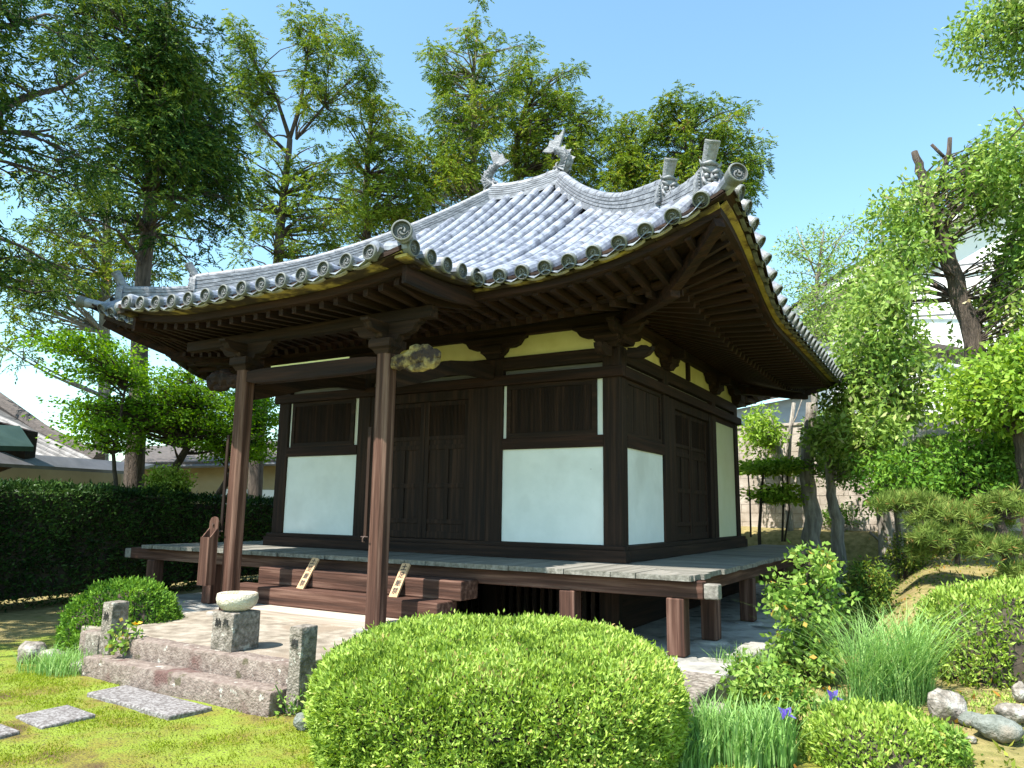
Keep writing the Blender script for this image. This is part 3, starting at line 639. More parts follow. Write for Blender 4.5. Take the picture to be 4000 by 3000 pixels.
def demon(p, outw, h, name):
    """ridge-end ornament: arched plate, beaded border, horned face, upright end tile"""
    o_ = V3(*outw); o_ = nrm(V3(o_[0], o_[1], 0)); s = nrm(np.cross(o_, V3(0, 0, 1))); up = V3(0, 0, 1); k = h
    out = [(-.62, -.15), (-.60, .35), (-.5, .75), (-.3, 1.0), (0, 1.08), (.3, 1.0), (.5, .75), (.60, .35), (.62, -.15), (.35, -.1), (0, .02), (-.35, -.1)]
    mb = MB(); mb.prism([(x*k, z*k) for x, z in out], p, s, up, o_*k*.35)
    ob = mb.build(name, FISHM, ROOF, origin=p)
    f = MB(); fp = p+o_*k*.35
    for sg in (-1, 1):
        for i in range(6): f.lathe([(.045*k, 0), (.045*k, .03*k), (.02*k, .06*k)], fp+s*sg*k*.5+up*k*(.0+.13*i), 6, o_)
        f.tube([fp+s*sg*k*.42+up*k*-.1, fp+s*sg*k*.41+up*k*.4, fp+s*sg*k*.34+up*k*.72], .022*k, 5)
        f.tube([fp+s*sg*k*.05+up*k*.66, fp+s*sg*k*.2+up*k*.74+o_*k*.08, fp+s*sg*k*.36+up*k*.86+o_*k*.03], [.07*k, .09*k, .03*k], 7)   # brow
        f.lathe([(.11*k, 0), (.10*k, .08*k), (.03*k, .13*k)], fp+s*sg*k*.19+up*k*.53, 9, o_)                                          # eye
        f.tube([fp+s*sg*k*.3+up*k*.92, fp+s*sg*k*.42+up*k*1.05+o_*k*.03, fp+s*sg*k*.46+up*k*1.2], [.08*k, .05*k, .01*k], 7)            # horn
        f.tube([fp+s*sg*k*.02+up*k*.36+o_*k*.06, fp+s*sg*k*.17+up*k*.34+o_*k*.05], [.06*k, .05*k], 6)
        f.tube([fp+s*sg*k*.14+up*k*.16, fp+s*sg*k*.15+up*k*.02+o_*k*.05], [.035*k, .008*k], 5)                                         # fang
        f.tube([fp+s*sg*k*.34+up*k*.45, fp+s*sg*k*.3+up*k*.22+o_*k*.06, fp+s*sg*k*.1+up*k*.1+o_*k*.07], [.06*k, .07*k, .04*k], 6)      # cheek
    f.tube([fp+up*k*.62, fp+up*k*.42+o_*k*.14, fp+up*k*.34+o_*k*.10], [.05*k, .08*k, .06*k], 7)
    f.tube([fp-s*k*.2+up*k*.24+o_*.01, fp+up*k*.2+o_*k*.06, fp+s*k*.2+up*k*.24+o_*.01], [.03*k, .05*k, .03*k], 6)
    f.tube([fp-s*k*.3+up*k*1.02, fp+up*k*1.1+o_*k*.05, fp+s*k*.3+up*k*1.02], [.07*k, .11*k, .07*k], 8)
    f.build(name+'_face', FISHM, ROOF, origin=p, smooth=True)
    b = p+up*k*.98+o_*k*.02; dr = nrm(up*.84+o_*.54); e = b+dr*k*1.0
    c = MB(); c.tube([b-dr*k*.1-o_*k*.4-up*k*.15, b, b+dr*k*.5, e], [k*.25, k*.25, k*.27, k*.30], 16); c.build('upright_end_tile', FISHM, ROOF, origin=p, smooth=False)
    q = bpy.data.objects.new('eave_end_tile', ETM); COL.objects.link(q); q.parent = ROOF; q.scale = (k*.31,)*3; q.location = tuple(e-RO); WO[q.name] = e
    q.rotation_euler = Vector(tuple(dr)).to_track_quat('Z', 'Y').to_euler()
for A, B, dzl, nm in ends:
    v2, v1 = (.235, .075)
    pts = [hip_pt(A, B, v, dzl)+V3(0, 0, -.0) for v in np.linspace(1.0, v2, 26)]
    hs = [.20+.07*smooth(.6, 1, 1-(v-v2)/(1-v2)) for v in np.linspace(1.0, v2, 26)]
    ridge_loft('hip_ridge', pts, .22, w0=.125, hs=hs)
    pl = [hip_pt(A, B, v, dzl)+V3(0, 0, -.03) for v in np.linspace(v2+.04, v1, 12)]
    hs = [.12+.10*(i/11)**1.6 for i in range(12)]
    ridge_loft('lower_hip_ridge', pl, .14, w0=.10, layers=3, cap=.062, hs=hs)
    o_ = nrm(V3(A[0]-B[0], A[1]-B[1], 0))
    demon(pts[-1]+V3(0, 0, .06)-o_*.02, o_, .23, 'ridge_end_ornament'); demon(pl[-1]+V3(0, 0, .02)-o_*.02, o_, .24, 'ridge_end_ornament')
    c = V3(A[0], A[1], float(prof(0))+dzl+.0)+o_*.10; dr = nrm(o_+V3(0, 0, .10))
    MB().tube([c-dr*.45+V3(0, 0, -.02), c], [.07, .078], 14).build('corner_tile', TILE, ROOF)
    q = bpy.data.objects.new('eave_end_tile', ETM); COL.objects.link(q); q.parent = ROOF; q.scale = (.092,)*3; q.location = tuple(c-RO); WO[q.name] = c
    q.rotation_euler = Vector(tuple(dr)).to_track_quat('Z', 'Y').to_euler()
rp = [V3(x, RYY, 5.93+.10*abs((x-(RXL+RXR)/2)/.8)**2) for x in np.linspace(RXL-.02, RXR+.02, 11)]
ridge_loft('main_ridge', rp, .22, w0=.14, layers=5, cap=.085)
# fish finials
def fish(base, sg):
    """sg=+1: right end, head looks left"""
    R_ = lambda x, z: base+V3(sg*x, 0, z)
    P = [(-.22, .03, .035), (-.15, .06, .065), (-.06, .075, .09), (.05, .10, .115), (.12, .19, .12), (.10, .30, .105), (.03, .39, .09), (-.06, .455, .072), (-.12, .49, .05), (-.15, .52, .035)]
    mb = MB(); P = [(x, z, r*.8) for x, z, r in P]; pts = [R_(x, z) for x, z, r in P]; mb.tube(pts, [r for *_, r in P], 12)
    body = mb.build('fish_finial', FISHM, ROOF, origin=base, smooth=True)
    f = MB()
    tail = [((-.15, .50), (-.33, .52)), ((-.15, .50), (-.20, .58)), ((-.14, .50), (-.10, .72)), ((-.13, .49), (.03, .82)), ((-.10, .47), (-.01, .60))]
    T = [(-.20, .44), (-.36, .50), (-.25, .57), (-.22, .67), (-.14, .655), (-.10, .75), (-.04, .72), (.07, .84), (.02, .66), (-.04, .48)]
    f.prism(T, base+V3(0, -.025, 0), (sg, 0, 0), (0, 0, 1), (0, .05, 0))
    for x, z in ((-.35, .50), (-.22, .66), (-.10, .74), (.065, .83)): f.tube([R_(-.14, .48), R_(x, z)], [.028, .008], 5)
    for i in range(2, 9):                                                       # back spines
        x, z, r = P[i]; x2, z2, _ = P[i+1]; dx, dz = x2-x, z2-z; L = math.hypot(dx, dz); nx_2, nz_2 = dz/L, -dx/L
        f.add([R_(x+nx_2*r*.8, z+nz_2*r*.8)+V3(0, -.012, 0), R_(x+nx_2*r*.8, z+nz_2*r*.8)+V3(0, .012, 0), R_(x2+nx_2*r*.8, z2+nz_2*r*.8), R_(x+nx_2*(r+.07)+.3*dx, z+nz_2*(r+.07)+.3*dz)], [(0, 1, 3), (1, 2, 3), (2, 0, 3), (0, 2, 1)])
        f.add([R_(x-nx_2*r*.8, z-nz_2*r*.8)+V3(0, -.01, 0), R_(x-nx_2*r*.8, z-nz_2*r*.8)+V3(0, .01, 0), R_(x2-nx_2*r*.8, z2-nz_2*r*.8), R_(x-nx_2*(r+.04)+.3*dx, z-nz_2*(r+.04)+.3*dz)], [(0, 1, 3), (1, 2, 3), (2, 0, 3), (0, 2, 1)])
    for s2 in (-1, 1):                                                          # chest fins, eyes, jaws
        for k in range(5): f.tube([R_(-.03, .10)+V3(0, s2*.09, 0), R_(.10+.02*k, .0+.075*k)+V3(0, s2*.13, 0)], [.02, .006], 4)
        f.prism([(-.03, .10), (.09, -.01), (.18, .30), (.12, .20)], base+V3(0, s2*.11, 0), (sg, 0, 0), (0, 0, 1), (0, .01, 0))
        f.lathe([(.03, 0), (.028, .02), (.01, .035)], R_(-.10, .11)+V3(0, s2*.055, 0), 8, (0, s2, 0))
        f.tube([R_(-.07, .12)+V3(0, s2*.05, 0), R_(-.07, .18)+V3(0, s2*.06, 0), R_(-.03, .21)+V3(0, s2*.06, 0)], [.022, .018, .006], 5)
    f.tube([R_(-.15, .07), R_(-.25, .075), R_(-.28, .10)], [.04, .028, .012], 6); f.tube([R_(-.15, .03), R_(-.25, .0)], [.03, .012], 6)
    # rows of scales
    for i in range(3, 8):
        for h_ in (0, .5):
            x = P[i][0]*(1-h_)+P[i+1][0]*h_; z = P[i][1]*(1-h_)+P[i+1][1]*h_; r = P[i][2]*(1-h_)+P[i+1][2]*h_
            dx, dz = P[i+1][0]-P[i][0], P[i+1][1]-P[i][1]; L = math.hypot(dx, dz); d = V3(sg*dx/L, 0, dz/L); a = V3(0, 1, 0); b = np.cross(d, a)
            for k in range(10):
                t = 2*math.pi*(k+h_)/10; nv_ = a*math.cos(t)+b*math.sin(t); tv = -a*math.sin(t)+b*math.cos(t); c = R_(x, z)+nv_*r*.97
                f.add([c-tv*.03-d*.02, c+tv*.03-d*.02, c+tv*.022+d*.025+nv_*.014, c-tv*.022+d*.025+nv_*.014], [(0, 1, 2, 3)])
    f.build('fish_fins', FISHM, ROOF, origin=base)
fish(V3(RXR+.0, RYY, 6.18), 1); fish(V3(RXL-.0, RYY, 6.18), -1)

# ------------------------------------------------------------------ eaves: rafters, fascia, boards
# soffit height for a side at overhang o, distance du from the body corner (du<0 beyond the corner)
BX0, BX1, BY0, BY1 = W0, .03, -.03, D0
KO = {'front': 1, 'right': 1, 'left': 2.3/1.8, 'back': 1.97/1.8}
NB = {'front': (KO['left'], 1), 'back': (KO['left'], 1), 'right': (1, KO['back']), 'left': (1, KO['back'])}
def side_geo(nm):
    k = KO[nm]
    return {'front': (BX0, BX1, lambda u, o: (u, BY0-o)), 'back': (BX0, BX1, lambda u, o: (u, BY1+o*k)), 'right': (BY0, BY1, lambda u, o: (BX1+o, u)), 'left': (BY0, BY1, lambda u, o: (BX0-o*k, u))}[nm]
OV = {'front': 1.8, 'right': 1.8, 'left': 1.8, 'back': 1.8}
def hipo(nm, u):
    a, b, P = side_geo(nm); ka, kb = NB[nm]; return max((a-u)/ka, (u-b)/kb)
def lift(nm, u, o):
    a, b, P = side_geo(nm); ka, kb = NB[nm]; full = FACES[nm]['L'](max(0, u-(a-o*ka)), max(0, (b+o*kb)-u))
    return (float(full)+(.13 if nm == 'front' else 0))*min(1.1, o/1.8)**2
def rafter(nm, u, o0, o1, z0, z1, par, name='rafter', mb=None, w_=.066, h=.085):
    a, b, P = side_geo(nm); o0 = max(o0, hipo(nm, u))
    if o0 > o1-.12: return None
    k = (o0-0)/(o1); own = mb is None
    if own: mb = MB()
    pa = P(u, o0); pb = P(u, o1); zz = lambda o: z0+(z1-z0)*o/o1
    mb.bar((pa[0], pa[1], zz(o0)+lift(nm, u, o0)+h/2), (pb[0], pb[1], z1+lift(nm, u, o1)+h/2), w_, h)
    if own: return mb.build(name, WRY if nm in ('front', 'back') else WRX, par, origin=(pb[0], pb[1], z1))
EAV = MB().box(-.001, .001, -.001, .001, 2.75, 2.76).build('eaves', WDX, HALL, origin=(0, 0, 2.6))
rest = MB(); nraf = 0
for nm in ('right', 'front', 'left', 'back'):
    a, b, P = side_geo(nm); ka, kb = NB[nm]; u = a-1.6*ka+.03
    while u < b+1.65*kb:
        near = (nm == 'right' and u < 6.6) or (nm == 'front' and u > -1.0)
        for (o0, o1, z0, z1, nme) in ((.0, 1.02, 2.74, 2.385, 'rafter'), (.86, 1.6, 2.46, 2.44, 'flying_rafter')):
            if nme == 'flying_rafter':
                a_, b_, P_ = side_geo(nm); oo = max(o0, hipo(nm, u))
                if oo > o1-.1: continue
                pa, pb = P_(u, oo), P_(u, o1); tgt = MB() if (near and nraf < 98) else rest
                tgt.bar((pa[0], pa[1], 2.495+lift(nm, u, oo)), (pb[0], pb[1], z1+.04+lift(nm, u, o1)), .06, .075)
                if tgt is not rest: tgt.build('flying_rafter', WRY if nm == 'front' else WRX, EAV, origin=(pb[0], pb[1], z1)); nraf += 1
            else:
                if near and nraf < 98:
                    if rafter(nm, u, o0, o1, z0, z1, EAV): nraf += 1
                else: rafter(nm, u, o0, o1, z0, z1, None, mb=rest)
        u += .2
ro_ = rest.build('rafters', WRX, EAV); ro_['kind'] = 'stuff'
# boards above the rafters, edge laths, fascia, ochre board
def strip(nm, o0, o1, zf, name, mt, th=None, n=90, parent=None):
    a, b, P = side_geo(nm); mb = MB(); vs = []
    for i in range(n+1):
        for o in (o0, o1):
            t = i/n; u = (a-o*NB[nm][0])+(b-a+o*(NB[nm][0]+NB[nm][1]))*t; x, y = P(u, o); z = zf(o)+lift(nm, u, o); vs.append((x, y, z))
            if th: vs.append((x, y, z+th))
    if th:
        fs = []
        for i in range(n): q = i*4; fs += [(q, q+4, q+6, q+2), (q+1, q+3, q+7, q+5), (q, q+1, q+5, q+4), (q+2, q+6, q+7, q+3)]
        fs += [(0, 2, 3, 1), (n*4, n*4+1, n*4+3, n*4+2)]
    else: fs = [(i*2, i*2+1, i*2+3, i*2+2) for i in range(n)]
    mb.add(vs, fs); return mb.build(name, mt, parent or EAV)
for nm in ('front', 'right', 'left', 'back'):
    mx_ = WRX if nm in ('front', 'back') else WRY; ov = OV[nm]
    strip(nm, .0, 1.0, lambda o: 2.83-.345*o/1.02, 'soffit_board', mx_, .012)
    strip(nm, .93, 1.03, lambda o: 2.475, 'edge_lath', mx_, .04)
    strip(nm, .98, 1.62, lambda o: 2.535, 'soffit_board', mx_, .012)
    strip(nm, 1.55, 1.66, lambda o: 2.475, 'fascia', mx_, .07)
    strip(nm, 1.69, 1.785, lambda o: 2.575, 'tile_batten', WDX if nm in ('front', 'back') else WDY, .03)
    ob = MB(); a, b, P = side_geo(nm); ka, kb = NB[nm]; u = a-1.66*ka
    while u < b+1.66*kb:
        u1 = min(u+.21, b+1.66*kb); q = []
        for uu, oo in ((u+.003, 1.60), (u+.003, 1.715), (u1-.003, 1.715), (u1-.003, 1.60)):
            x_, y_ = P(uu, oo); q.append((x_, y_, 2.548+lift(nm, uu, oo)))
        ob.hexa([(x_, y_, z_) for x_, y_, z_ in q]+[(x_, y_, z_+.014) for x_, y_, z_ in q]); u = u1
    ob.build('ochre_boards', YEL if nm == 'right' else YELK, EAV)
for (cx, cy, sx, sy, e1, e2) in ((BX1, BY0, 1, -1, 1.02, 1.64), (BX0, BY0, -KO['left'], -1, 1.02, 1.64), (BX1, BY1, 1, KO['back'], 1.02, 1.64), (BX0, BY1, -KO['left'], KO['back'], 1.02, 1.64)):
    mb = MB()
    zc = lambda o: (.65 if not (sx < 0 and sy < 0) else .83)*min(1.1, o/1.8)**2
    mb.bar((cx-sx*.1, cy-sy*.1, 2.60), (cx+sx*e1, cy+sy*e1, 2.37+zc(e1)), .11, .14); mb.build('corner_beam', WRX, EAV, bevel=.008)
    mb = MB(); pts = [(cx+sx*o, cy+sy*o, 2.43+zc(o)) for o in (.8, 1.1, 1.4, e2)]
    for p, q in zip(pts[:-1], pts[1:]): mb.bar(p, q, .10, .12)
    mb.build('corner_beam', WRX, EAV)

# ------------------------------------------------------------------ porch timberwork
def octo(x, y, w_, z0, z1, c=.035):
    h = w_/2; q = [(-h+c, -h), (h-c, -h), (h, -h+c), (h, h-c), (h-c, h), (-h+c, h), (-h, h-c), (-h, -h+c)]
    return MB().prism(q, (x, y, z0), (1, 0, 0), (0, 1, 0), (0, 0, z1-z0))
KPX = (-1.72, -3.88); KPY = -2.15
PORT = HALL
for x in KPX:
    octo(x, KPY, .178, -.80, 1.97).build('porch_pillar', WPZ, HALL)
    stone('base_stone', x-.17, x+.17, KPY-.17, KPY+.17, -.86, -.795, PODM, HALL, bev=.015)
    sp = octo(x, KPY, .178, -.80, 1.97)
    capital(x, KPY, 1.97, .14, .15); bracket(x, KPY, 'x', z=2.30, k=.95)
    MB().prism([(u*.8, v*.8) for u, v in arm], (x-.05, KPY, 2.29), (0, 1, 0), (0, 0, 1), (.1, 0, 0)).build('bracket_arm', WDY, HALL)
    g_ = MB(); g_.bar((x-.085, KPY-.112, 1.2), (x-.085, KPY-.112, .08), .035, .02, up=(0, 1, 0)); g_.build('slat_strip', WDZ, HALL)
    h_ = MB(); h_.tube([(x-.085, KPY-.122, .10), (x-.085, KPY-.15, .08), (x-.085, KPY-.15, .05), (x-.085, KPY-.12, .045)], .008, 6); h_.tube([(x-.13, KPY-.127, .095), (x-.04, KPY-.127, .095)], .006, 6); h_.build('iron_hook', IRONM, HALL)
    # curved tie beam back to the hall
    pts = [(x, KPY+.1, 1.72), (x, KPY+.5, 1.83), (x, KPY+1.1, 2.02), (x, KPY+1.6, 2.10), (x, -.1, 2.12)]
    tb = MB()
    for p, q in zip(pts[:-1], pts[1:]): tb.bar(p, q, .10, .17)
    tb.build('curved_tie_beam', WDY, HALL)
bm_ = MB(); zt, zb = 1.965, 1.80
bm_.hexa([(KPX[1]+.09, KPY-.03, zb+.05), (KPX[0]-.09, KPY-.03, zb+.05), (KPX[0]-.09, KPY+.03, zb+.05), (KPX[1]+.09, KPY+.03, zb+.05), (KPX[1]+.09, KPY-.03, zt-.03), (KPX[0]-.09, KPY-.03, zt-.03), (KPX[0]-.09, KPY+.03, zt-.03), (KPX[1]+.09, KPY+.03, zt-.03)])
xa, xb = KPX[1]+.09, KPX[0]-.09
hx = [(xa, zb+.03), (xa+.12, zb+.005), (xa+.5, zb), (xb-.5, zb), (xb-.14, zb+.005), (xb, zb+.03), (xb, zt-.02), (xb-.14, zt-.005), (xb-.3, zt), (xa+.3, zt), (xa+.12, zt-.005), (xa, zt-.02)]
bm_.prism(hx, (0, KPY-.065, 0), (1, 0, 0), (0, 0, 1), (0, .13, 0)); bm_.build('rainbow_beam', WRX, HALL)
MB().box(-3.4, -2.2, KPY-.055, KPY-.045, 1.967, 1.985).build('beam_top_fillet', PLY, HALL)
# carved animal-head noses
def carved(x, sg, mt):
    import bmesh
    bm = bmesh.new()
    for (cx, cz, rx, rz, ry) in ((.12, .0, .16, .085, .06), (.28, .03, .14, .10, .07), (.42, .05, .13, .10, .07), (.50, -.02, .10, .08, .06), (.36, -.07, .16, .05, .05), (.55, .03, .06, .07, .05), (.30, .11, .07, .05, .05)):
        r = bmesh.ops.create_icosphere(bm, subdivisions=3, radius=1)
        for v in r['verts']: v.co = Vector((x+sg*(cx+v.co.x*rx*1.02), KPY+v.co.y*ry, 1.875+cz+v.co.z*rz))
    for v in bm.verts:
        q = v.co*16; v.co += Vector((mnoise.noise(q), mnoise.noise(q+Vector((5, 0, 0))), mnoise.noise(q+Vector((0, 5, 0)))))*.022
    o0 = WO[HALL.name]
    for v in bm.verts: v.co -= Vector(o0)
    me = bpy.data.meshes.new('carved_beam_head'); bm.to_mesh(me); bm.free(); me.materials.append(mt); return link(bpy.data.objects.new('carved_beam_head', me), o0, HALL)
CARV = mat('flaking_ochre_carving', [(.46, (.035, .018, .010)), (.53, (.16, .11, .04)), (.64, (.38, .29, .11))], scale=6, bump=.8, bscale=30)
o = carved(KPX[0]+.08, 1, CARV); o['label'] = 'carved beam head with flaking ochre paint'; carved(KPX[1]-.08, -1, WRX)
MB().box(-4.95, -1.12, KPY-.06, KPY+.06, 2.302, 2.42).build('porch_purlin', WDX, HALL)
pr_ = MB(); u = -5.05
PR = MB().box(-1.72-.002, -1.718, KPY, KPY+.002, 2.41, 2.418).build('porch_eaves', WDX, HALL, origin=(-2.8, KPY, 2.4))
while u < -1.05:
    r1 = MB(); r1.bar((u, -.9, 2.70), (u, KPY, 2.465), .06, .08); r1.bar((u, KPY, 2.465), (u, KY+.33, 2.42+lift('front', -2, 0)*0+.17*max(0, 1-min(u-KX0, KX1-u)/1.6)**2), .06, .08); r1.build('rafter', WRY, PR, origin=(u, KY+.3, 2.4)); u += .195
def kstrip(y0, y1, z0, z1, name, mt, lift_k=1):
    mb = MB(); n = 40; vs = []
    for i in range(n+1):
        x = KX0+.05+(KX1-KX0-.1)*i/n; l = .17*max(0, 1-min(x-KX0, KX1-x)/1.6)**2*lift_k
        vs += [(x, y0, z0+l), (x, y1, z0+l), (x, y1, z1+l), (x, y0, z1+l)]
    fs = []
    for i in range(n): q = i*4; fs += [(q, q+1, q+5, q+4), (q+1, q+2, q+6, q+5), (q+2, q+3, q+7, q+6), (q+3, q, q+4, q+7)]
    fs += [(3, 2, 1, 0), (n*4, n*4+1, n*4+2, n*4+3)]; mb.add(vs, fs); return mb.build(name, mt, PR)
kstrip(KY+.26, KY+.36, 2.455, 2.535, 'fascia', WRX); kstrip(KY+.07, KY+.27, 2.537, 2.552, 'ochre_board', YELK); kstrip(KY+.05, KY+.16, 2.553, 2.60, 'tile_batten', WDX)
kstrip(KY+.3, -1.2, 2.54, 2.552, 'soffit_board', WRX, .9)
for xe, sg in ((KX1, 1), (KX0, -1)):    # curved barge boards
    pts = [(xe-sg*.13, yy, zk(xe-.0, yy)-.235) for yy in np.linspace(KY+.22, EY0+.55, 12)]
    hb = MB()
    for p, q in zip(pts[:-1], pts[1:]): hb.bar(p, V3(*q)+V3(0, .001, 0), .055, .17)
    hb.build('barge_board', WRY, PR)
    hb = MB(); pts = [(xe-sg*.07, yy, zk(xe, yy)-.115) for yy in np.linspace(KY+.08, EY0+.45, 12)]
    for p, q in zip(pts[:-1], pts[1:]): hb.bar(p, V3(*q)+V3(0, .001, 0), .14, .03)
    hb.build('verge_batten', YELK, PR)
# slip box hanging on the left pillar
BOXR = root('wooden_slip_box', (-3.99, KPY-.2, -.5), 'tall narrow open topped wooden box hung on the left porch pillar', 'box')
x, y0 = -4.03, KPY-.215
b = MB(); b.hexa([(x-.075, y0-.06, -.50), (x+.075, y0-.06, -.50), (x+.075, y0+.06, -.50), (x-.075, y0+.06, -.50), (x-.075, y0-.06, -.485), (x+.075, y0-.06, -.485), (x+.075, y0+.06, -.485), (x-.075, y0+.06, -.485)])
b.box(x-.075, x+.075, y0-.06, y0-.045, -.484, .03)
for xx in (x-.075, x+.06): b.hexa([(xx, y0-.044, -.484), (xx+.015, y0-.044, -.484), (xx+.015, y0+.044, -.484), (xx, y0+.044, -.484), (xx, y0-.044, .03), (xx+.015, y0-.044, .03), (xx+.015, y0+.044, .13), (xx, y0+.044, .13)])
b.build('box_body', WPZ, BOXR)
bp_ = MB(); bp_.prism([(-.075, -.484), (.075, -.484), (.075, .20), (.05, .245), (0, .26), (-.05, .245), (-.075, .20)], (x, y0+.045, 0), (1, 0, 0), (0, 0, 1), (0, .015, 0)); bp_.build('back_board', WPZ, BOXR)
MB().tube([(x, y0+.03, .17), (x, y0+.045, .17)], .014, 8).build('nail', IRONM, BOXR)
# notice boards leaning on the steps
for (xb_, lab, dx) in ((-3.32, 'small leaning wooden notice board left of the right porch pillar with black brush writing', .02), (-1.94, 'small leaning wooden notice board half hidden behind the right porch pillar', .0)):
    bot = V3(xb_, -1.63, -.553); top = V3(xb_+dx, -1.40, -.553+.37)
    d = nrm(top-bot); s = V3(1, 0, 0); s = nrm(s-d*np.dot(s, d)); nn_ = np.cross(s, d)
    L_ = .40
    bd = root('notice_board', tuple(bot), lab, 'sign', 'leaning notice boards on the steps')
    mb = MB(); mb.prism([(-.055, 0), (.055, 0), (.055, L_-.01), (.045, L_), (-.045, L_), (-.055, L_-.01)], bot, s, d, -nn_*.022); mb.build('board', SIGN, bd)
    for i, ch in enumerate('土足厳禁'): letters(ch, .078, bot+d*(L_-.055-.093*i)+nn_*.001, s, d, 'writing', bd)

# ------------------------------------------------------------------ stone furniture
def stone_root(name, pos, label, cat, group=None): return root(name, pos, label, cat, group)
PD = stone_root('stone_pedestal', (-2.12, -3.5, -.83), 'square lichen covered stone pedestal with carved writing carrying the bowl', 'pedestal')
stone('block', -2.25, -1.985, -3.66, -3.37, -.83, -.515, GRAN, PD, seg=.07, bev=.01, amp=.006)
letters('奉', .075, (-2.075, -3.664, -.605), (1, 0, 0), (0, 0, 1), 'carved_writing', PD); letters('納', .075, (-2.17, -3.664, -.605), (1, 0, 0), (0, 0, 1), 'carved_writing', PD)
BW = MB(); BW.lathe([(.09, 0), (.13, .02), (.165, .06), (.175, .10), (.168, .145), (.155, .15), (.135, .145), (.12, .10), (.08, .06), (.01, .05)], (-2.12, -3.52, -.512), 26)
bw = BW.build('stone_bowl', mat('cream_stone', [(.3, (.36, .30, .20)), (.6, (.62, .56, .45))], scale=7, bump=.8, bscale=60), smooth=True); tag(bw, 'round pale stone water bowl sitting on the carved pedestal', 'bowl')
for (nm_, x0, x1, z0, zt, ch, lab) in (('R', -1.175, -1.045, -1.2, -.53, '奉', 'square lichen covered stone post with carved character beside the clipped green hedge'), ('L', -3.62, -3.47, -.985, -.52, '納', 'square stone post with carved character beside the yellow flower and low bush')):
    pr = stone_root('stone_post', ((x0+x1)/2, -3.75, z0), lab, 'stone post', 'carved posts flanking the steps')
    ya = -3.80
    if nm_ == 'R': pass
    stone('shaft', x0, x1, ya, ya+.17, z0, zt, GRAN, pr, seg=.07, bev=.012, amp=.006)
    yy = ya-.005
    letters(ch, .08, ((x0+x1)/2, yy, zt-.13), (1, 0, 0), (0, 0, 1), 'carved_character', pr)
st_ = stone('stone_block', -3.86, -3.64, -3.80, -3.62, -1.18, -.82, GRAN, None); tag(st_, 'low broken stone block left of the left carved post', 'stone')
# slabs set in the moss
def slab(pts, label, z=-1.145):
    import bmesh
    mb = MB(); p = [(a, b, z-.08) for a, b in pts]+[(a, b, z) for a, b in pts]; mb.hexa(p); o = mb.build('stepping_slab', SLAB, bevel=.012); tag(o, label, 'paving slab', 'slabs set in the moss'); return o
slab([(-1.74, -4.38), (-1.69, -4.04), (-2.90, -3.97), (-2.90, -4.31)][::-1], 'long speckled grey stone slab set in moss before the steps', -1.135)
slab([(-2.20, -5.03), (-2.21, -4.64), (-2.65, -4.60), (-2.65, -4.98)][::-1], 'square grey stone slab left of the long slab in moss', -1.135)
slab([(-2.21, -5.55), (-2.23, -5.15), (-2.75, -5.12), (-2.75, -5.5)][::-1], 'grey stone slab cut off by the left edge of the photo', -1.135)

# ------------------------------------------------------------------ rocks
import bmesh
def rock(pos, rx, ry, rz, label, mt=ROCK, seed=1, name='rock', group='garden rocks', rot=0, sub=3, amp=.25):
    bm = bmesh.new(); bmesh.ops.create_icosphere(bm, subdivisions=sub, radius=1); of = Vector((seed*3.1, seed*1.7, seed*.9)); c, s = math.cos(rot), math.sin(rot)
    for v in bm.verts:
        k = 1+mnoise.noise(v.co*.9+of)*amp*1.6+mnoise.noise(v.co*2.6+of)*amp*.5; p = v.co*k; p = Vector((p.x*rx, p.y*ry, p.z*rz)); v.co = Vector((p.x*c-p.y*s, p.x*s+p.y*c, p.z))
    me = bpy.data.meshes.new(name); bm.to_mesh(me); bm.free(); me.materials.append(mt)
    for p in me.polygons: p.use_smooth = True
    o = link(bpy.data.objects.new(name, me), V3(*pos), None); tag(o, label, 'rock', group); return o
def gp(x, y, lift_=0):
    """ground point under a chart coordinate"""
    d = U(x, y, 1)-C0; t = 1.0
    for _ in range(4000):
        p = C0+d*t
        if p[2] < gz(p[0], p[1])+lift_: return p
        t += .01
    return p
def rk(x, y, w, h, lab, **k):
    p = gp(x, y+h*.4); dist = np.linalg.norm(p-C0); r = w/1615*dist/2; rz = h/1615*dist/2
    return rock((p[0], p[1], p[2]+rz*.7), r, r*.8, rz, lab, **k)
rk(2047, 1530, 52, 62, 'upright pale egg shaped rock at the top of the stone edging', seed=2)
rk(2105, 1555, 44, 26, 'greenish flat rock right of the upright pale rock', mt=ROCKG, seed=3)
rk(2163, 1578, 72, 42, 'large reddish grey rock low in the right corner', mt=ROCKG, seed=4)
rk(1985, 1582, 48, 24, 'white rock left under the upright pale rock', seed=5)
rk(2192, 1545, 50, 36, 'rounded rock half cut by the right photo edge', seed=6)
rk(2205, 1500, 26, 34, 'small pale rock above at the right photo edge', seed=8)
rk(2098, 1598, 16, 12, 'small grey pebble below the greenish flat rock', seed=9)
rk(1555, 1545, 56, 46, 'rounded mossy boulder beside the podium corner and iris leaves', mt=ROCK, seed=10)
rk(1500, 1530, 50, 40, 'angular pale boulder between clipped hedge and podium corner', seed=11)
rk(68, 1412, 52, 40, 'pale lichen rock under the small round bush', seed=12)
rk(110, 1420, 46, 26, 'brownish flat rock half sunk in grass left', seed=13)
rk(178, 1440, 52, 26, 'flat white rock by the left end of the stone steps', seed=14)
rk(650, 1560, 30, 34, 'dark small rock at the foot of the right carved post', mt=ROCKG, seed=15)

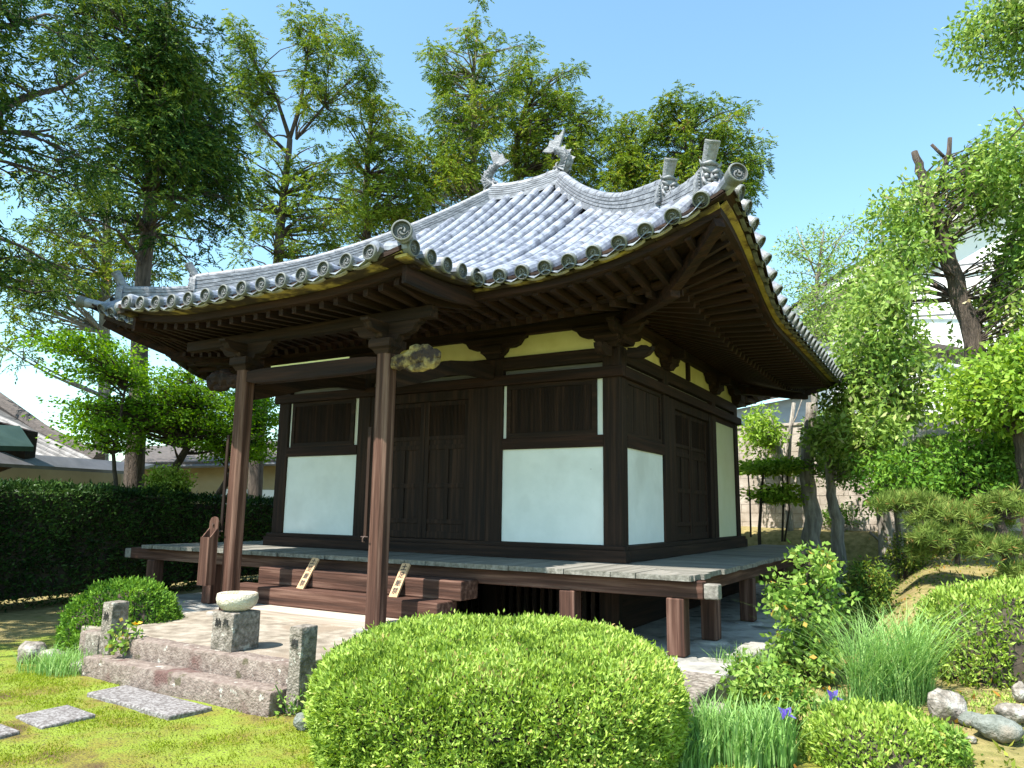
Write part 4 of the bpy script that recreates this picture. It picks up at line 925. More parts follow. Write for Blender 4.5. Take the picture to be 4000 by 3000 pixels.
# ------------------------------------------------------------------ foliage machinery
def rot_unit(n, rng, z=0):
    v = rng.normal(size=(n, 3)); v[:, 2] += z; return v/np.linalg.norm(v, axis=1, keepdims=True)
def leafverts(P, A, L, W, rng, S=None, fold=.12):
    n = len(P); A = A/np.linalg.norm(A, axis=1, keepdims=True)
    if S is None: S = np.cross(A, rot_unit(n, rng))
    else: S = S-A*np.sum(S*A, 1, keepdims=True)
    S /= np.maximum(1e-6, np.linalg.norm(S, axis=1, keepdims=True)); N = np.cross(A, S)
    L = np.broadcast_to(np.asarray(L, float), (n,))[:, None]; W = np.broadcast_to(np.asarray(W, float), (n,))[:, None]
    a = P; b = P+A*L*.45+S*W*.5+N*L*fold; c = P+A*L; d = P+A*L*.45-S*W*.5+N*L*fold
    return np.stack([a, b, c, d], 1).reshape(-1, 3)
def inpoly(x, y, poly):
    c = False; n = len(poly)
    for i in range(n):
        x1, y1 = poly[i]; x2, y2 = poly[(i+1) % n]
        if (y1 > y) != (y2 > y) and x < (x2-x1)*(y-y1)/(y2-y1)+x1: c = not c
    return c
def sample_poly(poly, n, rng, mind=0):
    xs_ = [p[0] for p in poly]; ys_ = [p[1] for p in poly]; out = []; tries = 0
    while len(out) < n and tries < n*60:
        tries += 1; x = rng.uniform(min(xs_), max(xs_)); y = rng.uniform(min(ys_), max(ys_))
        if inpoly(x, y, poly):
            if mind and any((x-a)**2+(y-b)**2 < mind*mind for a, b in out[-60:]): continue
            out.append((x, y))
    return out
HV = nrm(V3(FW[0], FW[1], 0))
def clump_leaves(cs, r, n, mode, L, W, rng, axis=None):
    """leaves in many clumps; cs (k,3); returns verts, tint"""
    cs = np.repeat(cs, n, 0); k = len(cs); r = np.broadcast_to(np.asarray(r, float), (k//n,)); r = np.repeat(r, n)[:, None]
    ctint = np.repeat(rng.uniform(-.18, .18, k//n), n)
    if mode == 'hinoki':
        g_ = 9; kk = -(-k//g_); ci = (np.arange(kk)*g_)  # sprays of nine leaflets
        o = rng.normal(size=(kk, 3))*V3(.42, .42, .26); o /= np.maximum(1, np.linalg.norm(o, axis=1, keepdims=True)/1.1)
        d = o*V3(1.2, 1.2, .6)+rng.normal(size=(kk, 3))*V3(.5, .5, .3)+V3(0, 0, -.18); d /= np.linalg.norm(d, axis=1, keepdims=True)
        s_ = np.cross(d, rng.normal(size=(kk, 3))*.35+V3(0, 0, 1)); s_ /= np.linalg.norm(s_, axis=1, keepdims=True)
        j = np.tile(np.arange(g_), kk)[:k]; o, d, s_ = (np.repeat(q, g_, 0)[:k] for q in (o, d, s_)); sl = L*1.9
        t = (j/(g_-1))[:, None]; sgn = np.where(j % 2 == 0, 1, -1)[:, None]*np.where(j == g_-1, 0, 1)[:, None]
        P = cs+o*r+d*t*sl+V3(0, 0, -1)*t*t*sl*.35; A = d+s_*sgn*.8+V3(0, 0, -.35)*t
    elif mode == 'layer':
        o = rng.normal(size=(k, 3))*V3(.7, .7, .10); P = cs+o*r; A = o*V3(1, 1, .1)+rng.normal(size=(k, 3))*.5+V3(0, 0, -.25)
    elif mode == 'pine':
        # sub tufts
        g_ = 14; kk = k//g_; o = rng.normal(size=(kk, 3))*V3(.6, .6, .22); o = np.repeat(o, g_, 0)[:k]
        if len(o) < k: o = np.concatenate([o, np.zeros((k-len(o), 3))])
        P = cs+o*r; A = rng.normal(size=(k, 3))*.55+V3(0, 0, .75)+o*.3
    else:
        o = rot_unit(k, rng)*(rng.uniform(0, 1, (k, 1))**.45); P = cs+o*r*V3(1, 1, .8); A = o*.6+rng.normal(size=(k, 3))*.6+V3(0, 0, -.25)
    Lr = L*rng.uniform(.65, 1.25, k); Wr = W*rng.uniform(.7, 1.25, k)
    tint = np.clip(.5+ctint+rng.normal(size=k)*.16, 0, .97); tint = np.where(rng.uniform(size=k) < .006, 1.0, tint)
    return leafverts(P, A, Lr, Wr, rng), tint
def curve_pts(a, b, n=5, sag=.15, rng=RNG):
    a, b = V3(*a), V3(*b); L = np.linalg.norm(b-a); m = rng.normal(size=3)*L*.06; out = []
    for i in range(n+1):
        t = i/n; out.append(a+(b-a)*t+V3(0, 0, math.sin(math.pi*t)*L*sag)+m*math.sin(math.pi*t))
    return out
def tree(name, label, cat, dist, trunk, polys, nclump, r, nleaf, mode, L, W, leafmat, bark, group=None, depth=1.5, seed=1, limbs=True, basez=None, branch_r=.05, lower=.25, extra_limbs=(), fill=1):
    if dist is None: b0 = gp(trunk[0][0], trunk[0][1]); dist = math.hypot(b0[0]-C0[0], b0[1]-C0[1]); r *= dist/12; L *= (dist/12)**.5; W *= (dist/12)**.5; branch_r *= dist/12; depth *= dist/12
    rng = np.random.default_rng(seed); px = dist/1615
    tp = [U(x, y, dist) for x, y, wd in trunk]; tr = [max(.02, wd*px/2) for *_, wd in trunk]
    b = tp[0].copy(); gzz = gz(b[0], b[1]) if basez is None else basez
    if b[2] > gzz: tp.insert(0, V3(b[0], b[1], gzz-.05)); tr.insert(0, tr[0]*1.15)
    rt = root(name, (tp[0][0], tp[0][1], gzz), label, cat, group)
    mb = MB(); fine = []
    # densify trunk with slight wobble
    T, R_ = [], []
    for i in range(len(tp)-1):
        n = 4
        for j in range(n):
            t = j/n; p = tp[i]*(1-t)+tp[i+1]*t
            if 0 < i+j: p = p+rng.normal(size=3)*tr[i]*.12
            T.append(p); R_.append(tr[i]*(1-t)+tr[i+1]*t)
    T.append(tp[-1]); R_.append(tr[-1]); mb.tube(T, R_, 9)
    for pts, w0, w1 in extra_limbs:
        q = [U(x, y, dist+dd) for x, y, dd in pts]; n = len(q); mb.tube(q, [(w0+(w1-w0)*i/(n-1))*px/2 for i in range(n)], 6)
        T += q; R_ += [(w0+(w1-w0)*i/(n-1))*px/2 for i in range(n)]
    Ta = np.array(T)
    cs = []; tot = sum(k for *_, k in polys)
    for poly, wgt in polys:
        cx = sum(p[0] for p in poly)/len(poly); hw = (max(p[0] for p in poly)-min(p[0] for p in poly))/2
        for x, y in sample_poly(poly, int(nclump*wgt/tot), rng):
            f = math.sqrt(max(.15, 1-min(1, abs(x-cx)/hw)**2)); dd = rng.uniform(-1, 1)*depth*f
            cy_ = (max(p[1] for p in poly)+min(p[1] for p in poly))/2; hh_ = (max(p[1] for p in poly)-min(p[1] for p in poly))/2; rp_ = r*.75/px; cs.append(U(cx+(x-cx)*max(.5, 1-rp_/hw), cy_+(y-cy_)*max(.5, 1-rp_/hh_), dist)+HV*dd*.9)
    if group == 'broadleaved trees on the right slope':
        q = np.array(cs)-C0; cz = q@FW; X_ = (2000+FPX*(q@RT)/cz)*.553; Y_ = (1500-FPX*(q@UP)/cz)*.553; cs = [c for c, a_, b_ in zip(cs, X_, Y_) if not inpoly(a_, b_, [(1975, 560), (2050, 540), (2085, 560), (2100, 720), (2050, 750), (1990, 710)])]
    cs = np.array(cs)
    if limbs:
        for i, c in enumerate(cs):
            # attach to a trunk point lower than the clump
            hd = np.hypot(Ta[:, 0]-c[0], Ta[:, 1]-c[1]); want = c[2]-lower*hd
            sc_ = abs(Ta[:, 2]-want)+.45*hd+np.where(Ta[:, 2] > c[2]+.2, 3, 0)
            k = int(np.argmin(sc_)); a = Ta[k]; rr = min(R_[k]*.6, branch_r*(.5+.2*np.linalg.norm(c-a)))
            q = curve_pts(a, c, 4, .06, rng); mb.tube(q, [rr*(1-t*.82) for t in np.linspace(0, 1, 5)], 5, caps=False)
            for _ in range(2): e = c+rot_unit(1, rng, .1)[0]*r*.9; mb.tube([q[3], (q[3]+e)/2+rng.normal(size=3)*.04, e], [rr*.3, rr*.2, rr*.08], 4, caps=False)
    mb.build('trunk', bark, rt, smooth=True)
    v, t = clump_leaves(cs, r*rng.uniform(.7, 1.3, len(cs)), nleaf, mode, L, W, rng)
    npmesh('crown', v, 4, leafmat, rt, tint=t); return rt

TG = 'tall trees behind the hall'
tree('cypress_tree', 'tallest dark cypress on the left with thick brown trunk running out of the top edge', 'tree', 17, [(288, 1045, 37), (302, 760, 32), (325, 420, 26), (352, 150, 18), (370, -60, 12)],
     [([(110, -50), (450, -50), (470, 60), (455, 110), (480, 210), (505, 330), (550, 390), (520, 460), (480, 540), (330, 580), (200, 560), (120, 440), (150, 300), (100, 180)], .8), ([(300, 60), (440, 60), (460, 200), (520, 400), (420, 480), (300, 330)], .7)],
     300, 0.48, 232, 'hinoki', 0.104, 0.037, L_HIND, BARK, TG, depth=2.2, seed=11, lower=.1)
tree('cypress_tree', 'slim pale trunked cypress at the far left behind the low tiled roof', 'tree', 22, [(219, 1000, 24), (226, 720, 20), (232, 470, 14), (240, 350, 8)],
     [([(0, 470), (100, 380), (330, 400), (420, 560), (380, 660), (200, 690), (120, 740), (0, 830)], 1)], 100, 0.55, 186, 'hinoki', 0.120, 0.041, L_HIN, BARKP, TG, depth=1.8, seed=12)
tree('cypress_tree', 'open branched cypress with a forked top left of the hall roof', 'tree', 22, [(548, 1075, 30), (562, 850, 28), (597, 600, 22), (612, 420, 17), (626, 300, 12)],
     [([(490, 120), (515, 55), (560, 80), (600, 190), (590, 280), (540, 300), (500, 240)], .5), ([(610, 50), (700, 28), (760, 50), (830, 110), (830, 190), (760, 260), (700, 300), (640, 270), (620, 160)], .8), ([(480, 330), (620, 340), (780, 320), (800, 440), (740, 540), (600, 600), (480, 560)], 1.0)],
     199, 0.35, 201, 'hinoki', 0.104, 0.037, L_HIN, BARK, TG, depth=1.6, seed=13, extra_limbs=[([(626, 300, 0), (600, 220, .3), (560, 160, .4), (530, 90, .4)], 10, 3), ([(626, 300, 0), (650, 220, 0), (665, 120, -.2), (670, 60, -.2)], 10, 3), ([(640, 300, 0), (700, 230, .3), (760, 170, .5), (800, 130, .5)], 8, 3), ([(620, 330, 0), (560, 270, -.3), (500, 200, -.4)], 9, 3)])
tree('cypress_tree', 'bushy yellow green cypress between the forked tree and the roof ridge', 'tree', 25, [(800, 640, 20), (790, 420, 16), (800, 260, 8)],
     [([(740, 300), (790, 215), (850, 215), (900, 260), (930, 330), (960, 420), (900, 520), (760, 560), (700, 520), (690, 400)], 1)], 144, 0.42, 201, 'hinoki', 0.120, 0.041, L_HIN, BARK, TG, depth=2, seed=14)
tree('cypress_tree', 'tall cypress with rounded top straight above the roof ridge', 'tree', 25, [(1032, 640, 22), (1028, 420, 18), (1018, 250, 12), (1030, 80, 5)],
     [([(900, 130), (950, 80), (1000, 75), (1040, 42), (1090, 70), (1150, 75), (1165, 110), (1130, 200), (1090, 300), (1060, 380), (1000, 400), (900, 380), (905, 220)], 1), ([(880, 330), (1080, 330), (1060, 480), (900, 500)], .5)], 221, 0.38, 217, 'hinoki', 0.112, 0.041, L_HIN, BARKP, TG, depth=2.2, seed=15,
     extra_limbs=[([(1030, 420, 0), (990, 395, .3), (950, 375, .3)], 8, 3)])
tree('cypress_tree', 'dense cypress behind the two fish ornaments', 'tree', 27, [(1120, 620, 20), (1118, 300, 14), (1150, 170, 6)],
     [([(1090, 140), (1150, 100), (1180, 160), (1230, 165), (1260, 210), (1320, 250), (1330, 330), (1310, 420), (1230, 430), (1080, 430), (1070, 280)], 1)], 178, 0.42, 217, 'hinoki', 0.120, 0.041, L_HIN, BARK, TG, depth=2, seed=16)
tree('cypress_tree', 'small pointed cypress left of the upright ridge end tiles', 'tree', 26, [(1370, 640, 18), (1368, 400, 12), (1350, 270, 4)],
     [([(1300, 330), (1330, 250), (1355, 240), (1400, 260), (1420, 340), (1400, 460), (1280, 450), (1270, 380)], 1)], 85, 0.4, 201, 'hinoki', 0.120, 0.041, L_HIN, BARK, TG, depth=1.6, seed=17)
tree('cypress_tree', 'rightmost dense cypress rising behind the roof corner ornaments', 'tree', 25, [(1520, 700, 22), (1515, 450, 16), (1480, 230, 5)],
     [([(1380, 260), (1430, 200), (1480, 215), (1540, 215), (1590, 250), (1620, 310), (1668, 325), (1650, 400), (1640, 480), (1560, 520), (1430, 470), (1380, 380)], 1)], 195, 0.38, 217, 'hinoki', 0.120, 0.041, L_HIN, BARK, TG, depth=2, seed=18)
tree('cypress_tree', 'overhanging dark cypress boughs entering from the left photo edge', 'tree', 12.5, [(-90, 1200, 60), (-80, 700, 50), (-70, 300, 40), (-60, -60, 30)],
     [([(-60, -60), (170, -60), (150, 60), (210, 130), (150, 180), (60, 200), (-60, 220)], .8), ([(-60, 230), (120, 230), (230, 330), (160, 380), (60, 380), (-60, 420)], .6), ([(-60, 470), (50, 500), (110, 560), (60, 640), (-60, 700)], .3)],
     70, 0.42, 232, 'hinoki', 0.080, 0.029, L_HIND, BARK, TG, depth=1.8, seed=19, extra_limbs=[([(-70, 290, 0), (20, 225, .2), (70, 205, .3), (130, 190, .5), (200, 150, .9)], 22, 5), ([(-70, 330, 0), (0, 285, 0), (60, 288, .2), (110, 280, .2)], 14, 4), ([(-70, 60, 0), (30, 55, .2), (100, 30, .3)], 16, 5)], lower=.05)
# the tree whose boughs shade the left end of the veranda; it stands just left of the picture
rng = np.random.default_rng(77); q0 = V3(-8.9, -6.4, -1.15); rt = root('cypress_tree', q0, 'cypress just outside the left photo edge that shades the path and hedge', 'tree', TG); mb = MB()
tk = [q0, q0+V3(.1, .1, 3), q0+V3(.2, .1, 6), q0+V3(.2, .2, 11)]; mb.tube(tk, [.22, .19, .15, .05], 9); cs = []
for i in range(95):
    z = rng.uniform(4.4, 9.6); rr_ = 2.6*(1-(z-4)/8)*math.sqrt(rng.uniform()); an = rng.uniform(0, 2*math.pi); c = q0+V3(1.1+rr_*math.cos(an), .5+rr_*math.sin(an), z); cs.append(c)
    if i % 2 == 0: mb.tube(curve_pts(q0+V3(.15, .1, z-.8), c, 3, .05, rng), [.04, .03, .02, .008], 4, caps=False)
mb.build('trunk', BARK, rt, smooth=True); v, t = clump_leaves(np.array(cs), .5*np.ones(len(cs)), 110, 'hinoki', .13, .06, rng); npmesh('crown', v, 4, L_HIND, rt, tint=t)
# maples behind the hedge
MG = 'young maples behind the hedge'
tree('maple_tree', 'bright green maple with dark curved stem between hedge and porch', 'tree', 15.5, [(374, 1060, 16), (378, 1010, 15), (415, 950, 13), (430, 880, 10), (420, 830, 7)],
     [([(300, 830), (360, 780), (440, 790), (500, 840), (505, 930), (440, 1000), (360, 960), (300, 900)], 1), ([(200, 860), (300, 840), (330, 900), (240, 950), (190, 920)], .5)], 210, .33, 60, 'layer', .075, .042, L_MAP, BARKD, MG, depth=1.2, seed=21, extra_limbs=[([(428, 890, 0), (370, 850, .2), (330, 820, .3)], 7, 3), ([(430, 880, 0), (470, 840, -.2), (490, 790, -.3)], 7, 3)])
tree('maple_tree', 'slender maple leaning right beside the left porch pillar', 'tree', 17, [(470, 1070, 15), (510, 1010, 13), (525, 950, 10), (540, 880, 6)],
     [([(430, 900), (500, 830), (600, 840), (610, 960), (560, 1030), (470, 1010), (430, 960)], 1)], 150, .33, 60, 'layer', .08, .045, L_MAP, BARKD, MG, depth=1.2, seed=22)
tree('maple_tree', 'shaded maple with drooping dark leaves left of the thick trunk', 'tree', 14.5, [(250, 1050, 8), (245, 980, 7), (260, 900, 5), (270, 840, 4)],
     [([(80, 740), (160, 690), (300, 740), (310, 860), (200, 850), (180, 780)], .8), ([(170, 900), (280, 880), (290, 960), (200, 1000)], .4)], 120, .30, 55, 'layer', .075, .042, L_MAP, BARKD, MG, depth=1, seed=23)
# right-hand trees
RG = 'broadleaved trees on the right slope'
tree('camphor_tree', 'large glossy leaved tree with sawn off limbs before the white house', 'tree', 15, [(2075, 1060, 46), (2120, 880, 40), (2105, 740, 36), (2050, 560, 30), (2010, 440, 26), (1992, 380, 20), (1975, 328, 12)],
     [([(1940, 430), (1960, 400), (2050, 360), (2110, 300), (2250, 230), (2260, 640), (2180, 600), (2120, 520), (2060, 470), (2000, 500), (1940, 560), (1880, 560), (1860, 450), (1900, 400)], 1.3), ([(1870, 500), (1990, 560), (2000, 640), (1890, 680), (1850, 620)], .4), ([(2110, 620), (2260, 560), (2260, 800), (2140, 760)], .5)],
     190, .40, 85, 'broad', .125, .055, L_CAM, BARK, RG, depth=1.7, seed=31, branch_r=.026, extra_limbs=[([(2010, 430, 0), (1996, 385, 0), (1976, 328, 0)], 18, 12), ([(2030, 400, .1), (2050, 330, .1), (2052, 298, .1)], 12, 9), ([(2045, 345, .1), (2012, 312, .0)], 7, 6), ([(2105, 740, 0), (2060, 640, .6), (2000, 600, .9)], 16, 6), ([(2110, 700, 0), (2170, 560, .6), (2210, 450, .9)], 18, 6)])
tree('evergreen_tree', 'dense drooping leaved evergreen beside the far end of the right eave', 'tree', 13.5, [(1905, 1090, 24), (1900, 940, 20), (1900, 780, 14), (1920, 620, 7)],
     [([(1860, 600), (1930, 570), (1960, 660), (1990, 760), (2040, 850), (1990, 920), (1900, 960), (1830, 900), (1790, 820), (1800, 700)], 1.2), ([(1780, 880), (1880, 900), (1900, 1000), (1800, 980)], .35)],
     140, .38, 95, 'broad', .12, .052, L_CAM, BARKP, RG, depth=1.5, seed=32, branch_r=.026)
tree('evergreen_tree', 'airy light green tree seen between the roof corner and the white house', 'tree', 22, [(1760, 1020, 16), (1758, 760, 12), (1765, 600, 8), (1780, 500, 3)],
     [([(1660, 510), (1760, 470), (1850, 480), (1880, 560), (1840, 640), (1780, 720), (1700, 660), (1660, 590)], 1), ([(1700, 640), (1820, 640), (1860, 800), (1760, 800)], .9)],
     110, .42, 55, 'broad', .11, .045, L_CAM, BARKP, RG, depth=1.4, seed=33, branch_r=.026, extra_limbs=[([(1765, 600, 0), (1740, 540, .2), (1720, 490, .3)], 5, 2), ([(1765, 600, 0), (1800, 540, .2), (1830, 490, .3)], 5, 2), ([(1768, 620, 0), (1850, 560, .2), (1880, 510, .3)], 4, 2)])
tree('evergreen_tree', 'branch of yellow tipped leaves hanging into the top right corner', 'tree', 11, [(2330, 1200, 40), (2320, 600, 34), (2310, 200, 24), (2300, -100, 16)],
     [([(2080, 10), (2150, -40), (2260, -60), (2260, 170), (2190, 160), (2150, 120), (2100, 60)], 1)], 50, .34, 85, 'broad', .085, .038, L_CAM, BARK, RG, depth=1, seed=34, branch_r=.026, extra_limbs=[([(2310, 200, 0), (2220, 260, 0), (2180, 300, 0)], 5, 2), ([(2305, 330, 0), (2230, 290, 0), (2190, 230, 0)], 5, 2)], basez=-.6)
tree('lime_green_tree', 'lime yellow leaved tree above the pine at the right edge', 'tree', 11.5, [(2215, 1060, 22), (2200, 940, 18), (2180, 820, 10)],
     [([(2030, 860), (2080, 790), (2140, 800), (2160, 730), (2280, 700), (2280, 960), (2130, 940), (2060, 930)], 1)], 80, .36, 75, 'broad', .10, .05, L_LIM, BARK, RG, depth=.9, seed=35)
tree('young_tree', 'bent forked bare trunk with few leaves next to the hall corner', 'tree', 17.6, [(1705, 1110, 14), (1690, 1040, 15), (1682, 980, 15), (1665, 920, 13), (1660, 885, 10)],
     [([(1606, 870), (1680, 870), (1690, 960), (1610, 1000)], 1)], 30, .36, 60, 'broad', .11, .05, L_LIM, BARKP, RG, depth=.6, seed=36, extra_limbs=[([(1685, 985, 0), (1650, 955, 0), (1625, 925, 0)], 9, 4), ([(1700, 1060, .3), (1705, 950, .3), (1715, 870, .3)], 12, 8), ([(1680, 980, 0), (1720, 900, .3), (1740, 840, .3)], 4, 1.5)])
tree('young_tree', 'thick double trunk with knots right of the flat topped shrub', 'tree', 16.4, [(1755, 1125, 34), (1742, 1030, 28), (1745, 960, 24), (1752, 870, 20)],
     [([(1740, 880), (1830, 860), (1860, 960), (1850, 1050), (1780, 1060), (1750, 980)], 1)], 50, .38, 70, 'broad', .11, .05, L_CAM, BARKP, RG, depth=.8, seed=37, branch_r=.026)
tree('young_tree', 'leaning pale trunk with flared roots in front of the block wall', 'tree', 15.2, [(1808, 1125, 24), (1795, 1070, 19), (1790, 1010, 15), (1785, 930, 12)],
     [([(1770, 960), (1860, 940), (1880, 1040), (1800, 1060)], 1)], 30, .35, 60, 'broad', .10, .045, L_CAM, BARKP, RG, depth=.7, seed=38, branch_r=.026)
tree('flat_topped_shrub', 'thin stemmed shrub with flat lime green top beside the hall corner', 'shrub', 16.6, [(1640, 1165, 7), (1645, 1060, 6), (1650, 1010, 4)],
     [([(1608, 1000), (1650, 985), (1735, 990), (1740, 1030), (1610, 1030)], 1.2), ([(1640, 1030), (1730, 1030), (1720, 1100), (1650, 1110)], .5)], 60, .30, 75, 'layer', .115, .055, L_LIM, BARKD, None, depth=.5, seed=39, extra_limbs=[([(1622, 1160, 0), (1620, 1080, 0), (1615, 1010, 0)], 4, 3), ([(1690, 1170, .2), (1692, 1080, .2), (1690, 1000, .2)], 5, 3), ([(1695, 1170, .2), (1705, 1100, .2), (1700, 1010, .2)], 4, 3)])
tree('evergreen_shrub', 'dark evergreen shrubbery filling the bank behind the cloud pruned pine', 'shrub', 12.2, [(2060, 1120, 8), (2060, 1050, 6), (2060, 980, 4)],
     [([(1840, 960), (1980, 985), (2120, 930), (2260, 900), (2260, 1120), (2000, 1120), (1860, 1110)], 1)], 95, .32, 85, 'broad', .09, .04, L_AZD, BARKD, None, depth=.9, seed=44, branch_r=.02)
tree('young_tree', 'slim upright pale trunk between the block wall and the pine', 'tree', 14, [(1940, 1120, 14), (1932, 1040, 12), (1936, 960, 10), (1930, 880, 8)],
     [([(1880, 850), (1980, 840), (1990, 930), (1890, 950)], 1)], 30, .3, 70, 'broad', .09, .04, L_CAM, BARKP, RG, depth=.6, seed=45, branch_r=.02)
# cloud-pruned pines
def pine(label, dist, trunk, pads, limbs_, seed, basez=None):
    b0 = gp(trunk[0][0], trunk[0][1]); dist = math.hypot(b0[0]-C0[0], b0[1]-C0[1]) if dist is None else dist; rng = np.random.default_rng(seed); px = dist/1615; tp = [U(x, y, dist) for x, y, w_ in trunk]; gzz = gz(tp[0][0], tp[0][1])
    tp.insert(0, V3(tp[0][0]+.05, tp[0][1], gzz-.05)); tr = [trunk[0][2]*px/2*1.1]+[w_*px/2 for *_, w_ in trunk]
    rt = root('pine_tree', (tp[0][0], tp[0][1], gzz), label, 'pine', 'cloud pruned pines'); mb = MB(); mb.tube(tp, tr, 9); T = list(tp)
    for pts, a, b in limbs_:
        q = [U(x, y, dist+dd) for x, y, dd in pts]; n = len(q); mb.tube(q, [(a+(b-a)*i/(n-1))*px/2 for i in range(n)], 6); T += q
    Ta = np.array(T); tufts = []
    for (x, y, rx, ry, dd, n) in pads:
        c = U(x, y, dist+dd); R1 = rx*px; R2 = ry*px
        for _ in range(int(n*.85)):
            a = rng.uniform(0, 2*math.pi); q = math.sqrt(rng.uniform())*(1+.3*math.sin(a*3+x)); p = c+RT*math.cos(a)*q*R1+HV*math.sin(a)*q*R1*.45+V3(0, 0, R2*(1-q*q)*.8-R2*.5+rng.normal()*.035)
            tufts.append(p)
            if rng.uniform() < .3:
                k = int(np.argmin(np.linalg.norm(Ta-p, axis=1))); m_ = (Ta[k]+p)/2+V3(0, 0, -.05)
                mb.tube([Ta[k], m_, p], [.014, .010, .004], 4, caps=False)
    mb.build('trunk', BARK, rt, smooth=True)
    tf = np.array(tufts); nn2 = 40; P = np.repeat(tf, nn2, 0); A = rng.normal(size=P.shape)*.6+V3(0, 0, .5); Lr = rng.uniform(.06, .115, len(P))
    v = leafverts(P, A, Lr*1.25, .0075, rng, fold=0); t = np.clip(np.repeat(rng.uniform(.25, .8, len(tf)), nn2)+rng.normal(size=len(P))*.1, 0, .97); t = np.where(rng.uniform(size=len(P)) < .02, 1, t)
    npmesh('needles', v, 4, L_PIN, rt, tint=t)
pine('cloud pruned pine with layered pads and long leaning limb at right', None, [(2000, 1150, 20), (1990, 1080, 18), (1998, 1050, 15), (2010, 1010, 12)],
     [(1930, 985, 65, 13, 0, 240), (2075, 955, 110, 19, 0, 400), (2185, 935, 60, 16, .3, 220), (2160, 1030, 60, 14, .4, 190), (1970, 1010, 50, 12, -.3, 120), (2070, 1000, 60, 12, .2, 130)],
     [([(2010, 1045, 0), (1950, 1010, 0), (1900, 990, 0)], 10, 5), ([(2000, 1050, 0), (2040, 1000, 0), (2100, 965, 0), (2170, 950, .2)], 12, 4), ([(2050, 1100, 0), (1990, 1050, -.1), (1930, 1020, -.1)], 12, 6)], 41)
pine('low spreading pine with long needles nearer the right photo edge', None, [(2190, 1265, 22), (2170, 1160, 20), (2150, 1110, 16)],
     [(1970, 1085, 75, 15, 0, 230), (2080, 1110, 90, 17, 0, 260), (2180, 1085, 60, 16, 0, 170), (2050, 1150, 70, 14, -.2, 160), (2150, 1180, 60, 15, -.2, 140), (2000, 1190, 40, 10, .1, 50), (2200, 1235, 30, 14, -.2, 60)],
     [([(2160, 1150, 0), (2080, 1130, 0), (2000, 1095, 0), (1940, 1085, 0)], 12, 4), ([(2175, 1190, 0), (2110, 1180, 0), (2040, 1160, 0)], 9, 4), ([(2180, 1200, 0), (2215, 1180, 0)], 10, 6), ([(2150, 1110, 0), (2100, 1090, .1), (2060, 1090, .2)], 8, 4)], 42)

# ------------------------------------------------------------------ clipped hedges and bushes
def sup(a, e): return np.sign(a)*np.abs(a)**e
def dome(name, label, cat, c, rx, ry, h, rot, nleaf, L, W, lm, e1=.55, e2=.8, seed=1, group=None, shaggy=.05, up=.8, core=True, lowz=None):
    """clipped dome: superellipsoid upper part on straight skirts"""
    rng = np.random.default_rng(seed); rt = root(name, c, label, cat, group); ca, sa = math.cos(rot), math.sin(rot); c = V3(*c)
    def surf(th, ph, k=1):
        cp = np.where(ph < 0, sup(np.cos(ph), .28), sup(np.cos(ph), e1)) if lowz else sup(np.cos(ph), e1)
        x = cp*sup(np.cos(th), e2)*rx*k; y = cp*sup(np.sin(th), e2)*ry*k; z = sup(np.sin(ph), e1)*h*k
        if lowz: z = np.where(z < 0, z*lowz/h, z)
        return np.stack([c[0]+x*ca-y*sa, c[1]+x*sa+y*ca, c[2]+z], -1)
    n = nleaf; th = rng.uniform(0, 2*math.pi, n*3); ph = np.arcsin(rng.uniform(-.93 if lowz else -.35, 1, n*3))
    e = 1e-3; p = surf(th, ph); pa = surf(th+e, ph)-p; pb = surf(th, ph+e)-p; N = np.cross(pa, pb); ar = np.linalg.norm(N, axis=1); ar = ar/np.maximum(1e-6, np.cos(ph))
    keep = rng.uniform(size=len(ar)) < np.clip(ar/np.percentile(ar, 97), 0, 1); keep &= np.isfinite(ar); idx = np.where(keep)[0][:n]
    p = p[idx]; N = N[idx]/np.maximum(1e-12, np.linalg.norm(N[idx], axis=1, keepdims=True)); N = np.where(np.sum(N*(p-c-V3(0, 0, h*.3)), 1, keepdims=True) < 0, -N, N)
    lump = np.array([mnoise.noise(Vector(q*2.3)) for q in p])
    fine = np.array([mnoise.noise(Vector(q*9)) for q in p]); p = p+N*(lump[:, None]*shaggy*.9+fine[:, None]*shaggy*.7+rng.normal(size=(len(p), 1))*shaggy*.3+(rng.uniform(size=(len(p), 1)) < .012)*L*1.1-L*.5)
    A = N*.6+V3(0, 0, up*.75)+rng.normal(size=p.shape)*.6
    v = leafverts(p, A, L*rng.uniform(.6, 1.3, len(p)), W*rng.uniform(.7, 1.2, len(p)), rng)
    t = np.clip(.45+lump*.25+fine*.3+rng.normal(size=len(p))*.19, 0, .97); t = np.where(rng.uniform(size=len(p)) < .004, 1, t)
    npmesh('foliage', v, 4, lm, rt, tint=t)
    if core:
        mb = MB(); a, b = 26, 14; vs = []
        for j in range(b+1):
            for i in range(a): vs.append(surf(np.array(2*math.pi*i/a), np.array((-1.2 if lowz else -.4)+(math.pi/2+(1.2 if lowz else .4))*j/b), .93-.0)[()])
        vs = [q+V3(0, 0, 0)+nrm(q-c)*float(mnoise.noise(Vector(q*3)))*.02 for q in vs]
        mb.add(vs, [(j*a+i, j*a+(i+1) % a, (j+1)*a+(i+1) % a, (j+1)*a+i) for j in range(b) for i in range(a)]); mb.build('inner_twigs', BARKD, rt)
    return rt
VA = math.atan2(RT[1], RT[0])
dome('clipped_azalea', 'large flat domed clipped azalea hedge in the front centre', 'hedge', (.64, -3.68, -.80), 1.17, 1.08, .405, VA, 150000, .036, .014, L_AZA, lowz=.5, e1=.72, e2=.84, seed=51, shaggy=.045)
